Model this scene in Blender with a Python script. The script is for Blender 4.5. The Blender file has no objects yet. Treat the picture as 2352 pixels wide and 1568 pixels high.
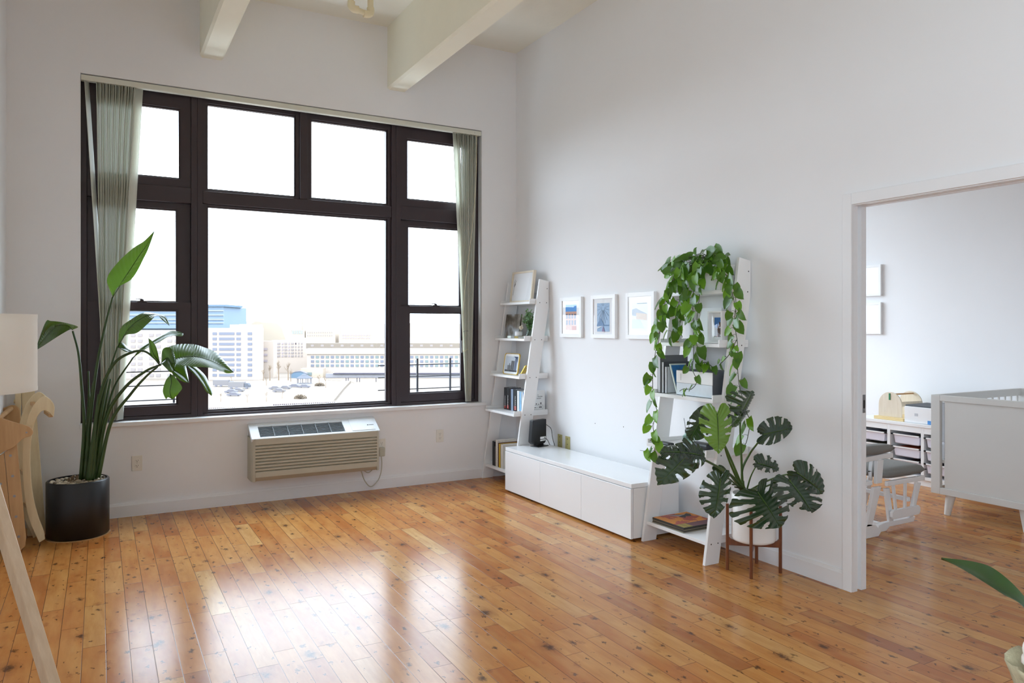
import bpy, bmesh, math, random
from mathutils import Vector, Matrix
SC = bpy.context.scene
COL = SC.collection
PI = math.pi
SKYC = (.82, .97, 1.12)
SKY = 9.3            # sky radiance seen at the exposure of the room
random.seed(7)

# ------------------------------------------------------------------ camera model (2352 x 1568 frame)
F, YAW, CX, CY, CZ, HY = 1700.96, 0.508, -3.5599, -6.3482, 1.4413, 750.87
CS, SN = math.cos(YAW), math.sin(YAW)
CAM = Vector((CX, CY, CZ))
def ray(px, py):
    r = (px - 1176) / F; u = (HY - py) / F
    return Vector((SN + r * CS, CS - r * SN, u))
def onX(px, py, X): d = ray(px, py); return CAM + d * ((X - CX) / d.x)
def onY(px, py, Y): d = ray(px, py); return CAM + d * ((Y - CY) / d.y)
def onZ(px, py, Z): d = ray(px, py); return CAM + d * ((Z - CZ) / d.z)
def atd(px, py, d): return CAM + ray(px, py) * d

# ------------------------------------------------------------------ materials
def lin(c):
    if isinstance(c, str):
        c = [int(c[i:i + 2], 16) / 255 for i in (0, 2, 4)]
    return tuple((x / 12.92 if x <= .04045 else ((x + .055) / 1.055) ** 2.4) for x in c) + (1.0,)
class NT:
    def __init__(s, name):
        s.m = bpy.data.materials.new(name); s.m.use_nodes = True
        s.t = s.m.node_tree; s.t.nodes.clear()
        s.out = s.t.nodes.new('ShaderNodeOutputMaterial')
    def n(s, typ, **kw):
        o = s.t.nodes.new(typ)
        for k, v in kw.items(): setattr(o, k, v)
        return o
    def l(s, a, b): s.t.links.new(a, b)
    def math(s, op, a, b=None, c=None):
        o = s.n('ShaderNodeMath', operation=op)
        for i, v in enumerate((a, b, c)):
            if v is None: continue
            if isinstance(v, (int, float)): o.inputs[i].default_value = v
            else: s.l(v, o.inputs[i])
        return o.outputs[0]
    def mix(s, fac, a, b, mode='MIX'):
        o = s.n('ShaderNodeMix', data_type='RGBA', blend_type=mode)
        for i, v in ((0, fac), (6, a), (7, b)):
            if isinstance(v, (int, float)): o.inputs[i].default_value = v
            elif isinstance(v, tuple): o.inputs[i].default_value = v
            else: s.l(v, o.inputs[i])
        return o.outputs[2]
    def ramp(s, fac, stops):
        o = s.n('ShaderNodeValToRGB'); el = o.color_ramp.elements
        while len(el) < len(stops): el.new(.5)
        for e, (p, c) in zip(el, stops): e.position = p; e.color = c
        s.l(fac, o.inputs[0]); return o.outputs[0]
    def coords(s, scale=(1, 1, 1), kind='Object'):
        tc = s.n('ShaderNodeTexCoord'); mp = s.n('ShaderNodeMapping')
        mp.inputs['Scale'].default_value = scale
        s.l(tc.outputs[kind], mp.inputs[0]); return mp.outputs[0]
    def noise(s, vec, scale, detail=3, rough=.5):
        o = s.n('ShaderNodeTexNoise'); o.inputs['Scale'].default_value = scale
        o.inputs['Detail'].default_value = detail; o.inputs['Roughness'].default_value = rough
        s.l(vec, o.inputs['Vector']); return o.outputs['Fac']
    def bsdf(s, **kw):
        b = s.n('ShaderNodeBsdfPrincipled'); s.l(b.outputs[0], s.out.inputs[0])
        for k, v in kw.items(): b.inputs[k.replace('_', ' ')].default_value = v
        return b
    def bump(s, h, strength, dist=.01):
        o = s.n('ShaderNodeBump'); o.inputs['Strength'].default_value = strength
        o.inputs['Distance'].default_value = dist
        s.l(h, o.inputs['Height']); return o.outputs[0]
def pmat(name, col, rough=.5, var=.06, scale=8, bump=0, bscale=60, stretch=(1, 1, 1), **kw):
    """plain surface: base colour with gentle procedural mottling and optional bump"""
    n = NT(name); b = n.bsdf(Roughness=rough, **kw); c = lin(col)
    v = n.coords(stretch); f = n.noise(v, scale)
    lo = tuple(x * (1 - var) for x in c[:3]) + (1,); hi = tuple(min(1, x * (1 + var)) for x in c[:3]) + (1,)
    n.l(n.mix(f, lo, hi), b.inputs['Base Color'])
    if bump:
        n.l(n.bump(n.noise(v, bscale, 4), bump, .003), b.inputs['Normal'])
    return n.m
def wood(name, c1, c2, rough=.45, axis=2, scale=6):
    n = NT(name); b = n.bsdf(Roughness=rough)
    st = [9, 9, 9]; st[axis] = 1
    v = n.coords(tuple(st)); f = n.noise(v, scale, 5, .6)
    n.l(n.ramp(f, [(.3, lin(c1)), (.7, lin(c2))]), b.inputs['Base Color'])
    n.l(n.bump(f, .08, .002), b.inputs['Normal'])
    return n.m
def leafmat(name, c1, c2, rough=.35, trans=.25, gloss=.5, stripes=0, tcol_='8fbf2a', sb=.25):
    n = NT(name); b = n.bsdf(Roughness=rough)
    b.inputs['Specular IOR Level'].default_value = gloss
    v = n.coords(); f = n.noise(v, 14, 3)
    col = n.mix(f, lin(c1), lin(c2)); n.l(col, b.inputs['Base Color'])
    if stripes:
        uv = n.n('ShaderNodeTexCoord'); sp = n.n('ShaderNodeSeparateXYZ'); n.l(uv.outputs['UV'], sp.inputs[0])
        w = n.math('SINE', n.math('MULTIPLY', n.math('ADD', sp.outputs[1], n.math('MULTIPLY', n.math('ABSOLUTE', n.math('SUBTRACT', sp.outputs[0], .5)), -.35)), stripes))
        n.l(n.bump(w, sb, .004), b.inputs['Normal'])
    tr = n.n('ShaderNodeBsdfTranslucent')
    tcol = n.mix(.55, col, lin(tcol_)); n.l(tcol, tr.inputs[0])
    mx = n.n('ShaderNodeMixShader'); mx.inputs[0].default_value = trans
    n.l(b.outputs[0], mx.inputs[1]); n.l(tr.outputs[0], mx.inputs[2]); n.l(mx.outputs[0], n.out.inputs[0])
    return n.m
def glassmat(name, tint=(1, 1, 1, 1), rough=0.0, ior=1.45):
    n = NT(name); t = n.n('ShaderNodeBsdfTransparent'); t.inputs[0].default_value = tint
    g = n.n('ShaderNodeBsdfGlossy'); g.inputs['Roughness'].default_value = rough
    fr = n.n('ShaderNodeFresnel'); fr.inputs[0].default_value = ior
    ge = n.n('ShaderNodeNewGeometry')      # only the outer face of a thin pane mirrors
    fac = n.math('MULTIPLY', fr.outputs[0], n.math('SUBTRACT', 1.0, ge.outputs['Backfacing']))
    mx = n.n('ShaderNodeMixShader'); n.l(fac, mx.inputs[0])
    n.l(t.outputs[0], mx.inputs[1]); n.l(g.outputs[0], mx.inputs[2]); n.l(mx.outputs[0], n.out.inputs[0])
    return n.m
def floormat():
    n = NT('floor_boards'); b = n.bsdf(Roughness=.2)
    b.inputs['Specular IOR Level'].default_value = .18
    tc = n.n('ShaderNodeTexCoord'); sp = n.n('ShaderNodeSeparateXYZ'); n.l(tc.outputs['Object'], sp.inputs[0])
    x, y = sp.outputs[0], sp.outputs[1]
    W = .0925
    xr = n.math('DIVIDE', n.math('ADD', x, 20.0), W)
    row = n.math('FLOOR', xr); fx = n.math('FRACT', xr)
    wn = n.n('ShaderNodeTexWhiteNoise', noise_dimensions='1D'); n.l(row, wn.inputs['W'])
    rr = wn.outputs['Value']
    ln = n.math('ADD', .52, n.math('MULTIPLY', rr, .5))
    yr = n.math('ADD', n.math('DIVIDE', n.math('ADD', y, 30.0), ln), n.math('MULTIPLY', rr, 37.3))
    colr = n.math('FLOOR', yr); fy = n.math('FRACT', yr)
    cb = n.n('ShaderNodeCombineXYZ'); n.l(row, cb.inputs[0]); n.l(colr, cb.inputs[1])
    w2 = n.n('ShaderNodeTexWhiteNoise', noise_dimensions='2D'); n.l(cb.outputs[0], w2.inputs['Vector'])
    pid = w2.outputs['Value']
    sc = n.n('ShaderNodeSeparateColor'); n.l(w2.outputs['Color'], sc.inputs[0])
    # grain, offset per plank
    cv = n.n('ShaderNodeCombineXYZ')
    n.l(n.math('ADD', n.math('MULTIPLY', x, 1.0), n.math('MULTIPLY', pid, 17.0)), cv.inputs[0])
    n.l(n.math('ADD', n.math('MULTIPLY', y, .14), n.math('MULTIPLY', sc.outputs[1], 9.0)), cv.inputs[1])
    grain = n.noise(cv.outputs[0], 26, 6, .62)
    cv2 = n.n('ShaderNodeCombineXYZ')
    n.l(n.math('ADD', x, n.math('MULTIPLY', pid, 31.0)), cv2.inputs[0]); n.l(n.math('ADD', n.math('MULTIPLY', y, .3), pid), cv2.inputs[1])
    blotch = n.noise(cv2.outputs[0], 9, 3, .5)
    base = n.ramp(pid, [(0, lin('9a5c31')), (.1, lin('b06c36')), (.45, lin('be7d40')), (.85, lin('c58a4a')), (.96, lin('c9985c')), (1, lin('d4ab70'))])
    c = n.mix(n.math('MULTIPLY', n.ramp(grain, [(.35, (0, 0, 0, 1)), (.72, (1, 1, 1, 1))]), .55), base, lin('9a5a28'))
    c = n.mix(n.math('MULTIPLY', n.ramp(blotch, [(.42, (0, 0, 0, 1)), (.8, (1, 1, 1, 1))]), .40), c, lin('e0b06a'))
    wob = n.noise(n.coords((1, .8, 1)), 55, 3, .65)
    wob2 = n.noise(n.coords((1.3, .6, 1)), 48, 3, .65)
    # knots : dark spots of varied size, slightly stretched along the board
    def knots(scale, thr0, thr1, keep, seed):
        kv = n.n('ShaderNodeCombineXYZ')
        n.l(n.math('ADD', x, n.math('ADD', n.math('MULTIPLY', n.math('SUBTRACT', blotch, .5), .03), n.math('MULTIPLY', n.math('SUBTRACT', wob, .5), .045))), kv.inputs[0])
        n.l(n.math('ADD', n.math('MULTIPLY', y, .62), n.math('ADD', seed,  n.math('ADD', n.math('MULTIPLY', n.math('SUBTRACT', grain, .5), .02), n.math('MULTIPLY', n.math('SUBTRACT', wob2, .5), .05)))), kv.inputs[1])
        vo = n.n('ShaderNodeTexVoronoi', feature='F1', voronoi_dimensions='2D'); vo.inputs['Scale'].default_value = scale; n.l(kv.outputs[0], vo.inputs['Vector'])
        s2 = n.n('ShaderNodeSeparateColor'); n.l(vo.outputs['Color'], s2.inputs[0])
        rad = n.math('MULTIPLY', thr1, n.math('ADD', .35, s2.outputs[1]))
        k = n.n('ShaderNodeMapRange'); k.interpolation_type = 'SMOOTHSTEP'
        n.l(vo.outputs['Distance'], k.inputs['Value']); n.l(n.math('MULTIPLY', rad, thr0), k.inputs['From Min']); n.l(rad, k.inputs['From Max'])
        k.inputs['To Min'].default_value = 1; k.inputs['To Max'].default_value = 0
        return n.math('MULTIPLY', k.outputs[0], n.math('GREATER_THAN', s2.outputs[0], 1 - keep))
    k1 = knots(8.5, .15, .125, .6, 0.3); k2 = knots(19, .25, .14, .42, 2.7); k3 = knots(3.4, .1, .085, .45, 5.1)
    kk = n.math('MAXIMUM', n.math('MAXIMUM', k1, k2), k3)
    halo = n.math('MULTIPLY', n.math('MAXIMUM', knots(3.4, .12, .19, .4, 5.1), knots(8, .12, .16, .55, .3)), .4)
    c = n.mix(halo, c, lin('7a4320'))
    c = n.mix(n.math('MULTIPLY', kk, .85), c, lin('3a2113'))
    # seams
    ex = n.math('MINIMUM', fx, n.math('SUBTRACT', 1, fx)); ey = n.math('MULTIPLY', n.math('MINIMUM', fy, n.math('SUBTRACT', 1, fy)), n.math('DIVIDE', ln, W))
    e = n.math('MINIMUM', ex, ey)
    seam = n.n('ShaderNodeMapRange'); n.l(e, seam.inputs['Value']); seam.inputs['From Min'].default_value = .006; seam.inputs['From Max'].default_value = .02
    c2 = n.mix(seam.outputs[0], lin('5a3219'), c)
    n.l(c2, b.inputs['Base Color'])
    rg = n.math('ADD', .165, n.math('MULTIPLY', n.noise(n.coords(), 3, 3), .09)); n.l(rg, b.inputs['Roughness'])
    # boards sit at slightly different tilts, seams dip
    h = n.math('ADD', n.math('MULTIPLY', seam.outputs[0], .6), n.math('MULTIPLY', n.noise(n.coords((1, .25, 1)), 16, 2), .35))
    n.l(n.bump(h, .12, .004), b.inputs['Normal'])
    return n.m

M = {}
M['wall'] = pmat('wall_paint', 'ececed', .75, .02, 2, .05, 90)
M['trim'] = pmat('trim_gloss_paint', 'ebebec', .32, .015, 5)
M['ceil'] = pmat('ceiling_paint', 'edebdf', .8, .05, 3, .5, 25)
M['beam'] = pmat('beam_paint', 'f2efdd', .7, .035, 4, .35, 18)
M['floor'] = floormat()
M['frame'] = pmat('window_brown', '33262a', .38, .1, 10)
M['glass'] = glassmat('window_glass')
M['pglass'] = glassmat('picture_glass', ior=1.5, rough=.02)
M['vane'] = leafmat('blind_vinyl', 'e6e7de', 'ecece4', .5, .45, .4, tcol_='f2f5ec')
M['rail'] = pmat('headrail', 'd8d8ca', .4, .02)
M['white'] = pmat('white_lacquer', 'f0f0f0', .35, .012, 6)
M['gloss'] = pmat('white_high_gloss', 'f2f4f6', .08, .01, 4)
M['acw'] = pmat('ac_white', 'dfe3e6', .4, .02)
M['acb'] = pmat('ac_beige', 'bcb8a8', .5, .03)
M['bar'] = pmat('grille_bar', '7f868a', .6, .03)
M['matte'] = pmat('grille_black', '0c0d0f', .95, .05, Specular_IOR_Level=.1)
M['dark'] = pmat('dark_plastic', '15171b', .4, .1)
M['black'] = pmat('black_satin', '101013', .38, .1)
M['ivory'] = pmat('ivory_plate', 'e4e0d6', .4, .02)
M['brass'] = pmat('aged_ivory_plate', 'b3a96f', .4, .05)
M['slot'] = pmat('slot_dark', '2a2622', .6, .05)
M['gold'] = pmat('gold_metal', 'd8b75a', .3, .05, Metallic=.7)
M['steel'] = pmat('steel', '9a9a9a', .3, .05, Metallic=1.0)
M['lightwood'] = wood('light_wood', 'dacdb6', 'e6dbc8', .5, 2)
M['ply'] = wood('birch_ply', 'd6c199', 'e4d3ae', .5, 2, 3)
M['plytan'] = wood('tan_ply', 'b98f5f', 'c9a171', .5, 2, 4)
M['ashleg'] = wood('pale_ash', 'd2bb9c', 'e0ccb0', .45, 2)
M['walnut'] = wood('walnut', '5e2f17', '7d4522', .35, 2, 5)
M['shade'] = leafmat('shade_linen', 'f8f6f2', 'faf8f4', .9, .45, .1, tcol_='fcfaf2')
M['pebble'] = pmat('pebbles', 'a4937c', .7, .3, 30)
M['soil'] = pmat('soil', '2c2018', .95, .3, 60)
M['potw'] = pmat('white_ceramic', 'f1f1ef', .35, .01)
M['strel'] = leafmat('strelitzia_leaf', '21381a', '2e4a24', .25, .2, .7, 190, sb=.22)
M['stem'] = leafmat('plant_stem', '2b3f1c', '3d5626', .4, .1)
M['mon'] = leafmat('monstera_leaf', '14281c', '1f3726', .24, .06, .8)
M['monlight'] = leafmat('young_monstera_leaf', '54752a', '6a8c34', .2, .2, .8)
M['monstem'] = leafmat('monstera_stem', '33491f', '55702c', .4, .1)
M['poth'] = leafmat('pothos_leaf', '2c5220', '58862c', .28, .32, .6)
M['vine'] = pmat('vine', '3c4520', .6, .2)
M['euca'] = leafmat('eucalyptus_leaf', '46703c', '86ab82', .5, .25)
M['grey'] = pmat('grey_card', '75777a', .7, .03)
M['dgrey'] = pmat('dark_grey_card', '54575c', .7, .03)
M['cush'] = pmat('grey_fabric', '85837f', .9, .08, 150, .3, 250)
M['bin'] = pmat('frosted_bin', 'dcdae6', .4, .03, 6)
M['cream'] = pmat('cream', 'efe9dc', .6, .03)
M['burlap'] = pmat('burlap', 'b4a888', .9, .15, 120, .6, 200)
M['pipe'] = pmat('cream_pvc', 'e6dab8', .4, .04)
M['conduit'] = pmat('dark_conduit', '4a3b22', .5, .1)
M['crib'] = pmat('crib_paint', 'd8d6d1', .45, .015, 5)

# ------------------------------------------------------------------ geometry helpers
class MB:
    def __init__(s): s.bm = bmesh.new(); s.mi = 0; s.uv = None
    def face(s, vs):
        try:
            f = s.bm.faces.new(vs); f.material_index = s.mi; return f
        except ValueError: return None
    def box(s, x0, x1, y0, y1, z0, z1, X=None):
        pts = [(x, y, z) for x in (x0, x1) for y in (y0, y1) for z in (z0, z1)]
        v = [s.bm.verts.new(X @ Vector(p) if X else p) for p in pts]
        for q in ((0, 1, 3, 2), (4, 6, 7, 5), (0, 4, 5, 1), (2, 3, 7, 6), (0, 2, 6, 4), (1, 5, 7, 3)):
            s.face([v[i] for i in q])
        return s
    def quad(s, a, b, c, d):
        s.face([s.bm.verts.new(p) for p in (a, b, c, d)]); return s
    def prism(s, pts, vec):
        """closed polygon (3-D points) extruded by vec"""
        vec = Vector(vec); a = [s.bm.verts.new(Vector(p)) for p in pts]; b = [s.bm.verts.new(Vector(p) + vec) for p in pts]
        n = len(pts); s.face(a); s.face(list(reversed(b)))
        for i in range(n): s.face([a[i], b[i], b[(i + 1) % n], a[(i + 1) % n]])
        return s
    def tube(s, pts, r, seg=8, caps=True):
        pts = [Vector(p) for p in pts]; n = len(pts)
        rs = r if isinstance(r, (list, tuple)) else [r] * n
        rings = []; up = None
        for i, p in enumerate(pts):
            t = (pts[min(i + 1, n - 1)] - pts[max(i - 1, 0)])
            if t.length < 1e-9: t = Vector((0, 0, 1))
            t.normalize()
            if up is None: up = Vector((1, 0, 0)) if abs(t.x) < .8 else Vector((0, 1, 0))
            a = (up - t * up.dot(t)).normalized(); up = a; b = t.cross(a)
            rings.append([s.bm.verts.new(p + (a * math.cos(k * 2 * PI / seg) + b * math.sin(k * 2 * PI / seg)) * rs[i]) for k in range(seg)])
        for i in range(n - 1):
            for k in range(seg):
                s.face([rings[i][k], rings[i][(k + 1) % seg], rings[i + 1][(k + 1) % seg], rings[i + 1][k]])
        if caps: s.face(list(reversed(rings[0]))); s.face(rings[-1])
        return s
    def lathe(s, prof, c=(0, 0, 0), seg=40, sx=1, sy=1):
        rings = []
        for r, z in prof:
            if r < 1e-6: rings.append([s.bm.verts.new((c[0], c[1], c[2] + z))])
            else: rings.append([s.bm.verts.new((c[0] + r * sx * math.cos(k * 2 * PI / seg), c[1] + r * sy * math.sin(k * 2 * PI / seg), c[2] + z)) for k in range(seg)])
        for a, b in zip(rings, rings[1:]):
            for k in range(seg):
                k2 = (k + 1) % seg
                if len(a) == 1 and len(b) == 1: continue
                if len(a) == 1: s.face([a[0], b[k2], b[k]])
                elif len(b) == 1: s.face([a[k], a[k2], b[0]])
                else: s.face([a[k], a[k2], b[k2], b[k]])
        return s
    def grid(s, P, uv=None, skip=None):
        """P[i][j] points"""
        lay = s.bm.loops.layers.uv.verify()
        V = [[s.bm.verts.new(p) for p in row] for row in P]
        n, m = len(P), len(P[0])
        for i in range(n - 1):
            for j in range(m - 1):
                if skip and skip(i, j): continue
                f = s.face([V[i][j], V[i + 1][j], V[i + 1][j + 1], V[i][j + 1]])
                if f:
                    for lp, (a, b) in zip(f.loops, ((i, j), (i + 1, j), (i + 1, j + 1), (i, j + 1))):
                        lp[lay].uv = (b / (m - 1), a / (n - 1))
        return s
    def obj(s, name, mats, parent=None, bevel=0, smooth=None, seg=2, solid=0):
        bmesh.ops.remove_doubles(s.bm, verts=s.bm.verts, dist=1e-6)
        bmesh.ops.recalc_face_normals(s.bm, faces=s.bm.faces)
        loose = [v for v in s.bm.verts if not v.link_faces]
        if loose: bmesh.ops.delete(s.bm, geom=loose, context='VERTS')
        me = bpy.data.meshes.new(name); s.bm.to_mesh(me); s.bm.free()
        for m in (mats if isinstance(mats, (list, tuple)) else [mats]): me.materials.append(m)
        if smooth is not None and len(me.polygons):
            me.polygons.foreach_set('use_smooth', [True] * len(me.polygons))
            if smooth < 179: me.set_sharp_from_angle(angle=math.radians(smooth))
        o = bpy.data.objects.new(name, me); COL.objects.link(o)
        if parent is not None:
            o.parent = parent
            o.matrix_parent_inverse = Matrix.Translation(-parent.location) if parent.type == 'EMPTY' else Matrix.Identity(4)
        if bevel:
            md = o.modifiers.new('bevel', 'BEVEL'); md.width = bevel; md.segments = seg; md.limit_method = 'ANGLE'; md.angle_limit = math.radians(40); md.use_clamp_overlap = True
            md.harden_normals = False
        if solid:
            md = o.modifiers.new('thick', 'SOLIDIFY'); md.thickness = solid; md.offset = 0
        return o
def tag(o, label=None, cat=None, group=None, kind=None):
    if label: o['label'] = label
    if cat: o['category'] = cat
    if group: o['group'] = group
    if kind: o['kind'] = kind
    return o
def thing(name, loc, label, cat, group=None, kind=None):
    o = bpy.data.objects.new(name, None); COL.objects.link(o); o.location = loc; o.empty_display_size = .05
    return tag(o, label, cat, group, kind)
def struct(name, b, m, parent=None, bevel=0):
    o = b.obj(name, m, parent, bevel)
    if parent is None: o['kind'] = 'structure'
    return o
def cr(pts, n):
    """Catmull-Rom resample of points (tuples or Vectors) to n samples"""
    P = [Vector(p) for p in pts]
    if len(P) == 2: return [P[0].lerp(P[1], i / (n - 1)) for i in range(n)]
    out = []
    for i in range(n):
        t = i / (n - 1) * (len(P) - 1); k = min(int(t), len(P) - 2); u = t - k
        p0 = P[k - 1] if k > 0 else P[k] * 2 - P[k + 1]
        p1, p2 = P[k], P[k + 1]
        p3 = P[k + 2] if k + 2 < len(P) else P[k + 1] * 2 - P[k]
        out.append(.5 * ((2 * p1) + (p2 - p0) * u + (2 * p0 - 5 * p1 + 4 * p2 - p3) * u * u + (3 * p1 - p0 - 3 * p2 + p3) * u ** 3))
    return out
def copy_tree(o, parent=None):
    c = o.copy(); COL.objects.link(c)
    if parent is not None: c.parent = parent; c.matrix_parent_inverse = o.matrix_parent_inverse.copy()
    for ch in list(o.children): copy_tree(ch, c)
    return c
def text(name, s, size, mat, mtx, parent, align='CENTER', ext=.0004, squash=1.0):
    cu = bpy.data.curves.new(name, 'FONT'); cu.body = s; cu.size = size; cu.align_x = align; cu.align_y = 'CENTER'; cu.extrude = ext
    to = bpy.data.objects.new(name, cu); COL.objects.link(to)
    bpy.context.view_layer.update()
    me = bpy.data.meshes.new_from_object(to.evaluated_get(bpy.context.evaluated_depsgraph_get()))
    bpy.data.objects.remove(to); me.transform(mtx @ Matrix.Diagonal((squash, 1, 1, 1)))
    me.materials.clear(); me.materials.append(mat)
    o = bpy.data.objects.new(name, me); COL.objects.link(o); o.parent = parent
    o.matrix_parent_inverse = Matrix.Translation(-parent.location) if parent.type == 'EMPTY' else Matrix.Identity(4)
    return o
def frame_mtx(origin, xdir, ydir):
    x = Vector(xdir).normalized(); y = Vector(ydir).normalized(); z = x.cross(y)
    m = Matrix((x, y, z)).transposed().to_4x4(); m.translation = Vector(origin); return m

# ------------------------------------------------------------------ the setting
WX = .02            # face of the right wall
XL, YB, H = -4.14, -9.5, 4.13
WT = .105           # thickness of right wall
NX = 3.42           # far wall of the next room
struct('floor', MB().box(XL - .2, NX + .2, YB - .2, .4, -.12, 0), M['floor'])
struct('ceiling', MB().box(XL - .2, NX + .2, YB - .2, .4, H, H + .15), M['ceil'])
OX0, OX1, OZ0, OZ1 = -3.69, -.352, .70, 3.325
b = MB(); D = .34
b.box(XL - .2, OX0, 0, D, 0, H).box(OX1, NX + .2, 0, D, 0, .9).box(OX0, OX1, 0, D, 0, OZ0).box(OX0, OX1, 0, D, OZ1, H)
b.box(OX1, .5, 0, D, .9, H).box(.5, 3.1, 0, D, 3.2, H).box(3.1, NX + .2, 0, D, .9, H)
struct('wall_front', b, M['wall'])
DY0, DY1, DZ = -3.733, -5.35, 2.105
b = MB().box(WX, WX + WT, DY0 + .022, 0, 0, H).box(WX, WX + WT, DY0, DY0 + .022, DZ, H).box(WX, WX + WT, DY1, DY0, DZ, H).box(WX, WX + WT, YB, DY1, 0, H)
struct('wall_right', b, M['wall'])
LY0, LY1, LZ0, LZ1 = -8.7, -6.2, .8, 3.0      # unseen window added in the left wall to brighten the room
b = MB().box(XL - .2, XL, LY1, 0, 0, H).box(XL - .2, XL, YB, LY0, 0, H).box(XL - .2, XL, LY0, LY1, 0, LZ0).box(XL - .2, XL, LY0, LY1, LZ1, H)
struct('wall_left', b, M['wall'])
struct('wall_back', MB().box(XL - .2, NX + .2, YB - .2, YB, 0, H), M['wall'])
struct('wall_nursery', MB().box(NX, NX + .2, YB, 0, 0, H), M['wall'])
struct('wall_nursery_back', MB().box(WX + WT, NX, -6.4, -6.3, 0, H), M['wall'])
def beam(x0, x1, z0):
    c = .018
    prof = [(x0, H), (x0, z0 + c), (x0 + c, z0), (x1 - c, z0), (x1, z0 + c), (x1, H)]
    o = MB().prism([(x, 0, z) for x, z in prof], (0, YB, 0)).obj('beam', M['beam']); o['kind'] = 'structure'
beam(-2.865, -2.69, 3.585); beam(-1.305, -1.125, 3.572)
# baseboards: board with a small stepped cap
def skirt(name, p0, p1, nrm, h=.105, t=.014):
    p0, p1, nrm = Vector(p0), Vector(p1), Vector(nrm)
    prof = [(0, 0), (t, 0), (t, h - .018), (t * .75, h - .016), (t * .6, h), (0, h)]
    o = MB().prism([p0 + nrm * a + Vector((0, 0, z)) for a, z in prof], p1 - p0).obj(name, M['trim']); o['kind'] = 'structure'
skirt('baseboard_front', (XL, 0, 0), (WX, 0, 0), (0, -1, 0))
skirt('baseboard_right', (WX, 0, 0), (WX, -3.68, 0), (-1, 0, 0))
skirt('baseboard_left', (XL, 0, 0), (XL, YB, 0), (1, 0, 0))
skirt('baseboard_nursery', (NX, 0, 0), (NX, -6.3, 0), (-1, 0, 0))
# door opening: casing, jamb with pocket groove, strike plate
dr = thing('door_1', (WX, DY0, 0), None, None, kind='structure')
cw, ct = .056, .018
MB().box(WX - ct, WX, DY0, DY0 + cw, 0, DZ + .062).obj('casing', M['trim'], dr, .003)
MB().box(WX - ct, WX, DY1 - cw, DY0, DZ, DZ + .062).obj('casing', M['trim'], dr, .003)
MB().box(WX - ct, WX, DY1 - cw, DY1, 0, DZ).obj('casing', M['trim'], dr, .003)
b = MB().box(WX - .004, WX + .034, DY0, DY0 + .022, 0, DZ).box(WX + .068, WX + WT + .004, DY0, DY0 + .022, 0, DZ)
b.box(WX - .004, WX + .035, DY1, DY0, DZ - .004, DZ).box(WX + .07, WX + WT + .004, DY1, DY0, DZ - .004, DZ)
b.obj('jamb', M['trim'], dr)
MB().box(WX + .078, WX + .1, DY0 - .002, DY0 - .0002, .97, 1.07).obj('strike_plate', M['steel'], dr, .001)
MB().box(WX + .083, WX + .095, DY0 - .0026, DY0 - .0021, .995, 1.04).obj('latch_hole', M['slot'], dr)

# ---- windows
def rectframe(b, x0, x1, z0, z1, gx0, gx1, gz0, gz1, y0, y1):
    b.box(x0, gx0, y0, y1, z0, z1).box(gx1, x1, y0, y1, z0, z1).box(gx0, gx1, y0, y1, z0, gz0).box(gx0, gx1, y0, y1, gz1, z1)
def sash(nm, w, x0, x1, z0, z1, g, y0, y1, lip=.012):
    b = MB(); rectframe(b, x0, x1, z0, z1, *g, y0, y1)
    o = b.obj(nm, M['frame'], w, .003)
    b = MB(); rectframe(b, g[0], g[1], g[2], g[3], g[0] + lip, g[1] - lip, g[2] + lip, g[3] - lip, y0 + .014, y1)
    b.obj('glazing_bead', M['frame'], o, .002)
    MB().box(g[0], g[1], (y0 + y1) / 2 + .006, (y0 + y1) / 2 + .010, g[2], g[3]).obj('pane', M['glass'], o)
    return o
def lock(w, x, z, y):
    o = MB().box(x - .035, x + .035, y, y + .03, z, z + .008).lathe([(0, .008), (.016, .008), (.014, .022), (0, .024)], (x, y + .015, z), 14).box(x - .045, x + .005, y + .008, y + .016, z + .02, z + .027).obj('sash_lock', M['frame'], w, .002)
Z0, Z1 = .72, 3.325
def side_window(idx, x0, x1, gl, gr):
    w = thing('window_%d' % idx, ((x0 + x1) / 2, .12, Z0), None, None, kind='structure')
    b = MB(); rectframe(b, x0, x1, Z0, Z1, x0 + .045, x1 - .045, Z0 + .03, Z1 - .03, .075, .2)
    b.box(x0 + .045, x1 - .045, .08, .2, 2.43, 2.555); b.obj('window_frame', M['frame'], w, .004)
    sash('transom_sash', w, x0 + .045, x1 - .045, 2.555, Z1 - .03, (gl, gr, 2.62, 3.18), .095, .14)
    sash('upper_sash', w, x0 + .045, x1 - .045, 1.58, 2.43, (gl + .02, gr - .02, 1.637, 2.382), .125, .165)
    sash('lower_sash', w, x0 + .045, x1 - .045, Z0 + .03, 1.637, (gl + .02, gr - .02, .825, 1.578), .085, .123)
    lock(w, (gl + gr) / 2, 1.637, .088)
    return w
side_window(1, OX0, -2.875, -3.55, -2.995)
side_window(3, -1.195, OX1, -1.085, -.50)
w = thing('window_2', (-2.03, .12, Z0), None, None, kind='structure')
b = MB(); rectframe(b, -2.875, -1.195, Z0, Z1, -2.835, -1.235, Z0 + .02, Z1 - .03, .075, .2)
b.box(-2.835, -1.235, .08, .2, 2.44, 2.54).box(-2.06, -1.995, .08, .2, 2.54, Z1 - .03).obj('window_frame', M['frame'], w, .004)
sash('fixed_sash', w, -2.835, -1.235, Z0 + .02, 2.44, (-2.803, -1.266, .76, 2.425), .1, .15)
sash('fixed_sash', w, -2.835, -2.06, 2.54, Z1 - .03, (-2.806, -2.089, 2.555, 3.255), .1, .15)
sash('fixed_sash', w, -1.995, -1.235, 2.54, Z1 - .03, (-1.967, -1.264, 2.555, 3.24), .1, .15)
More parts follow.
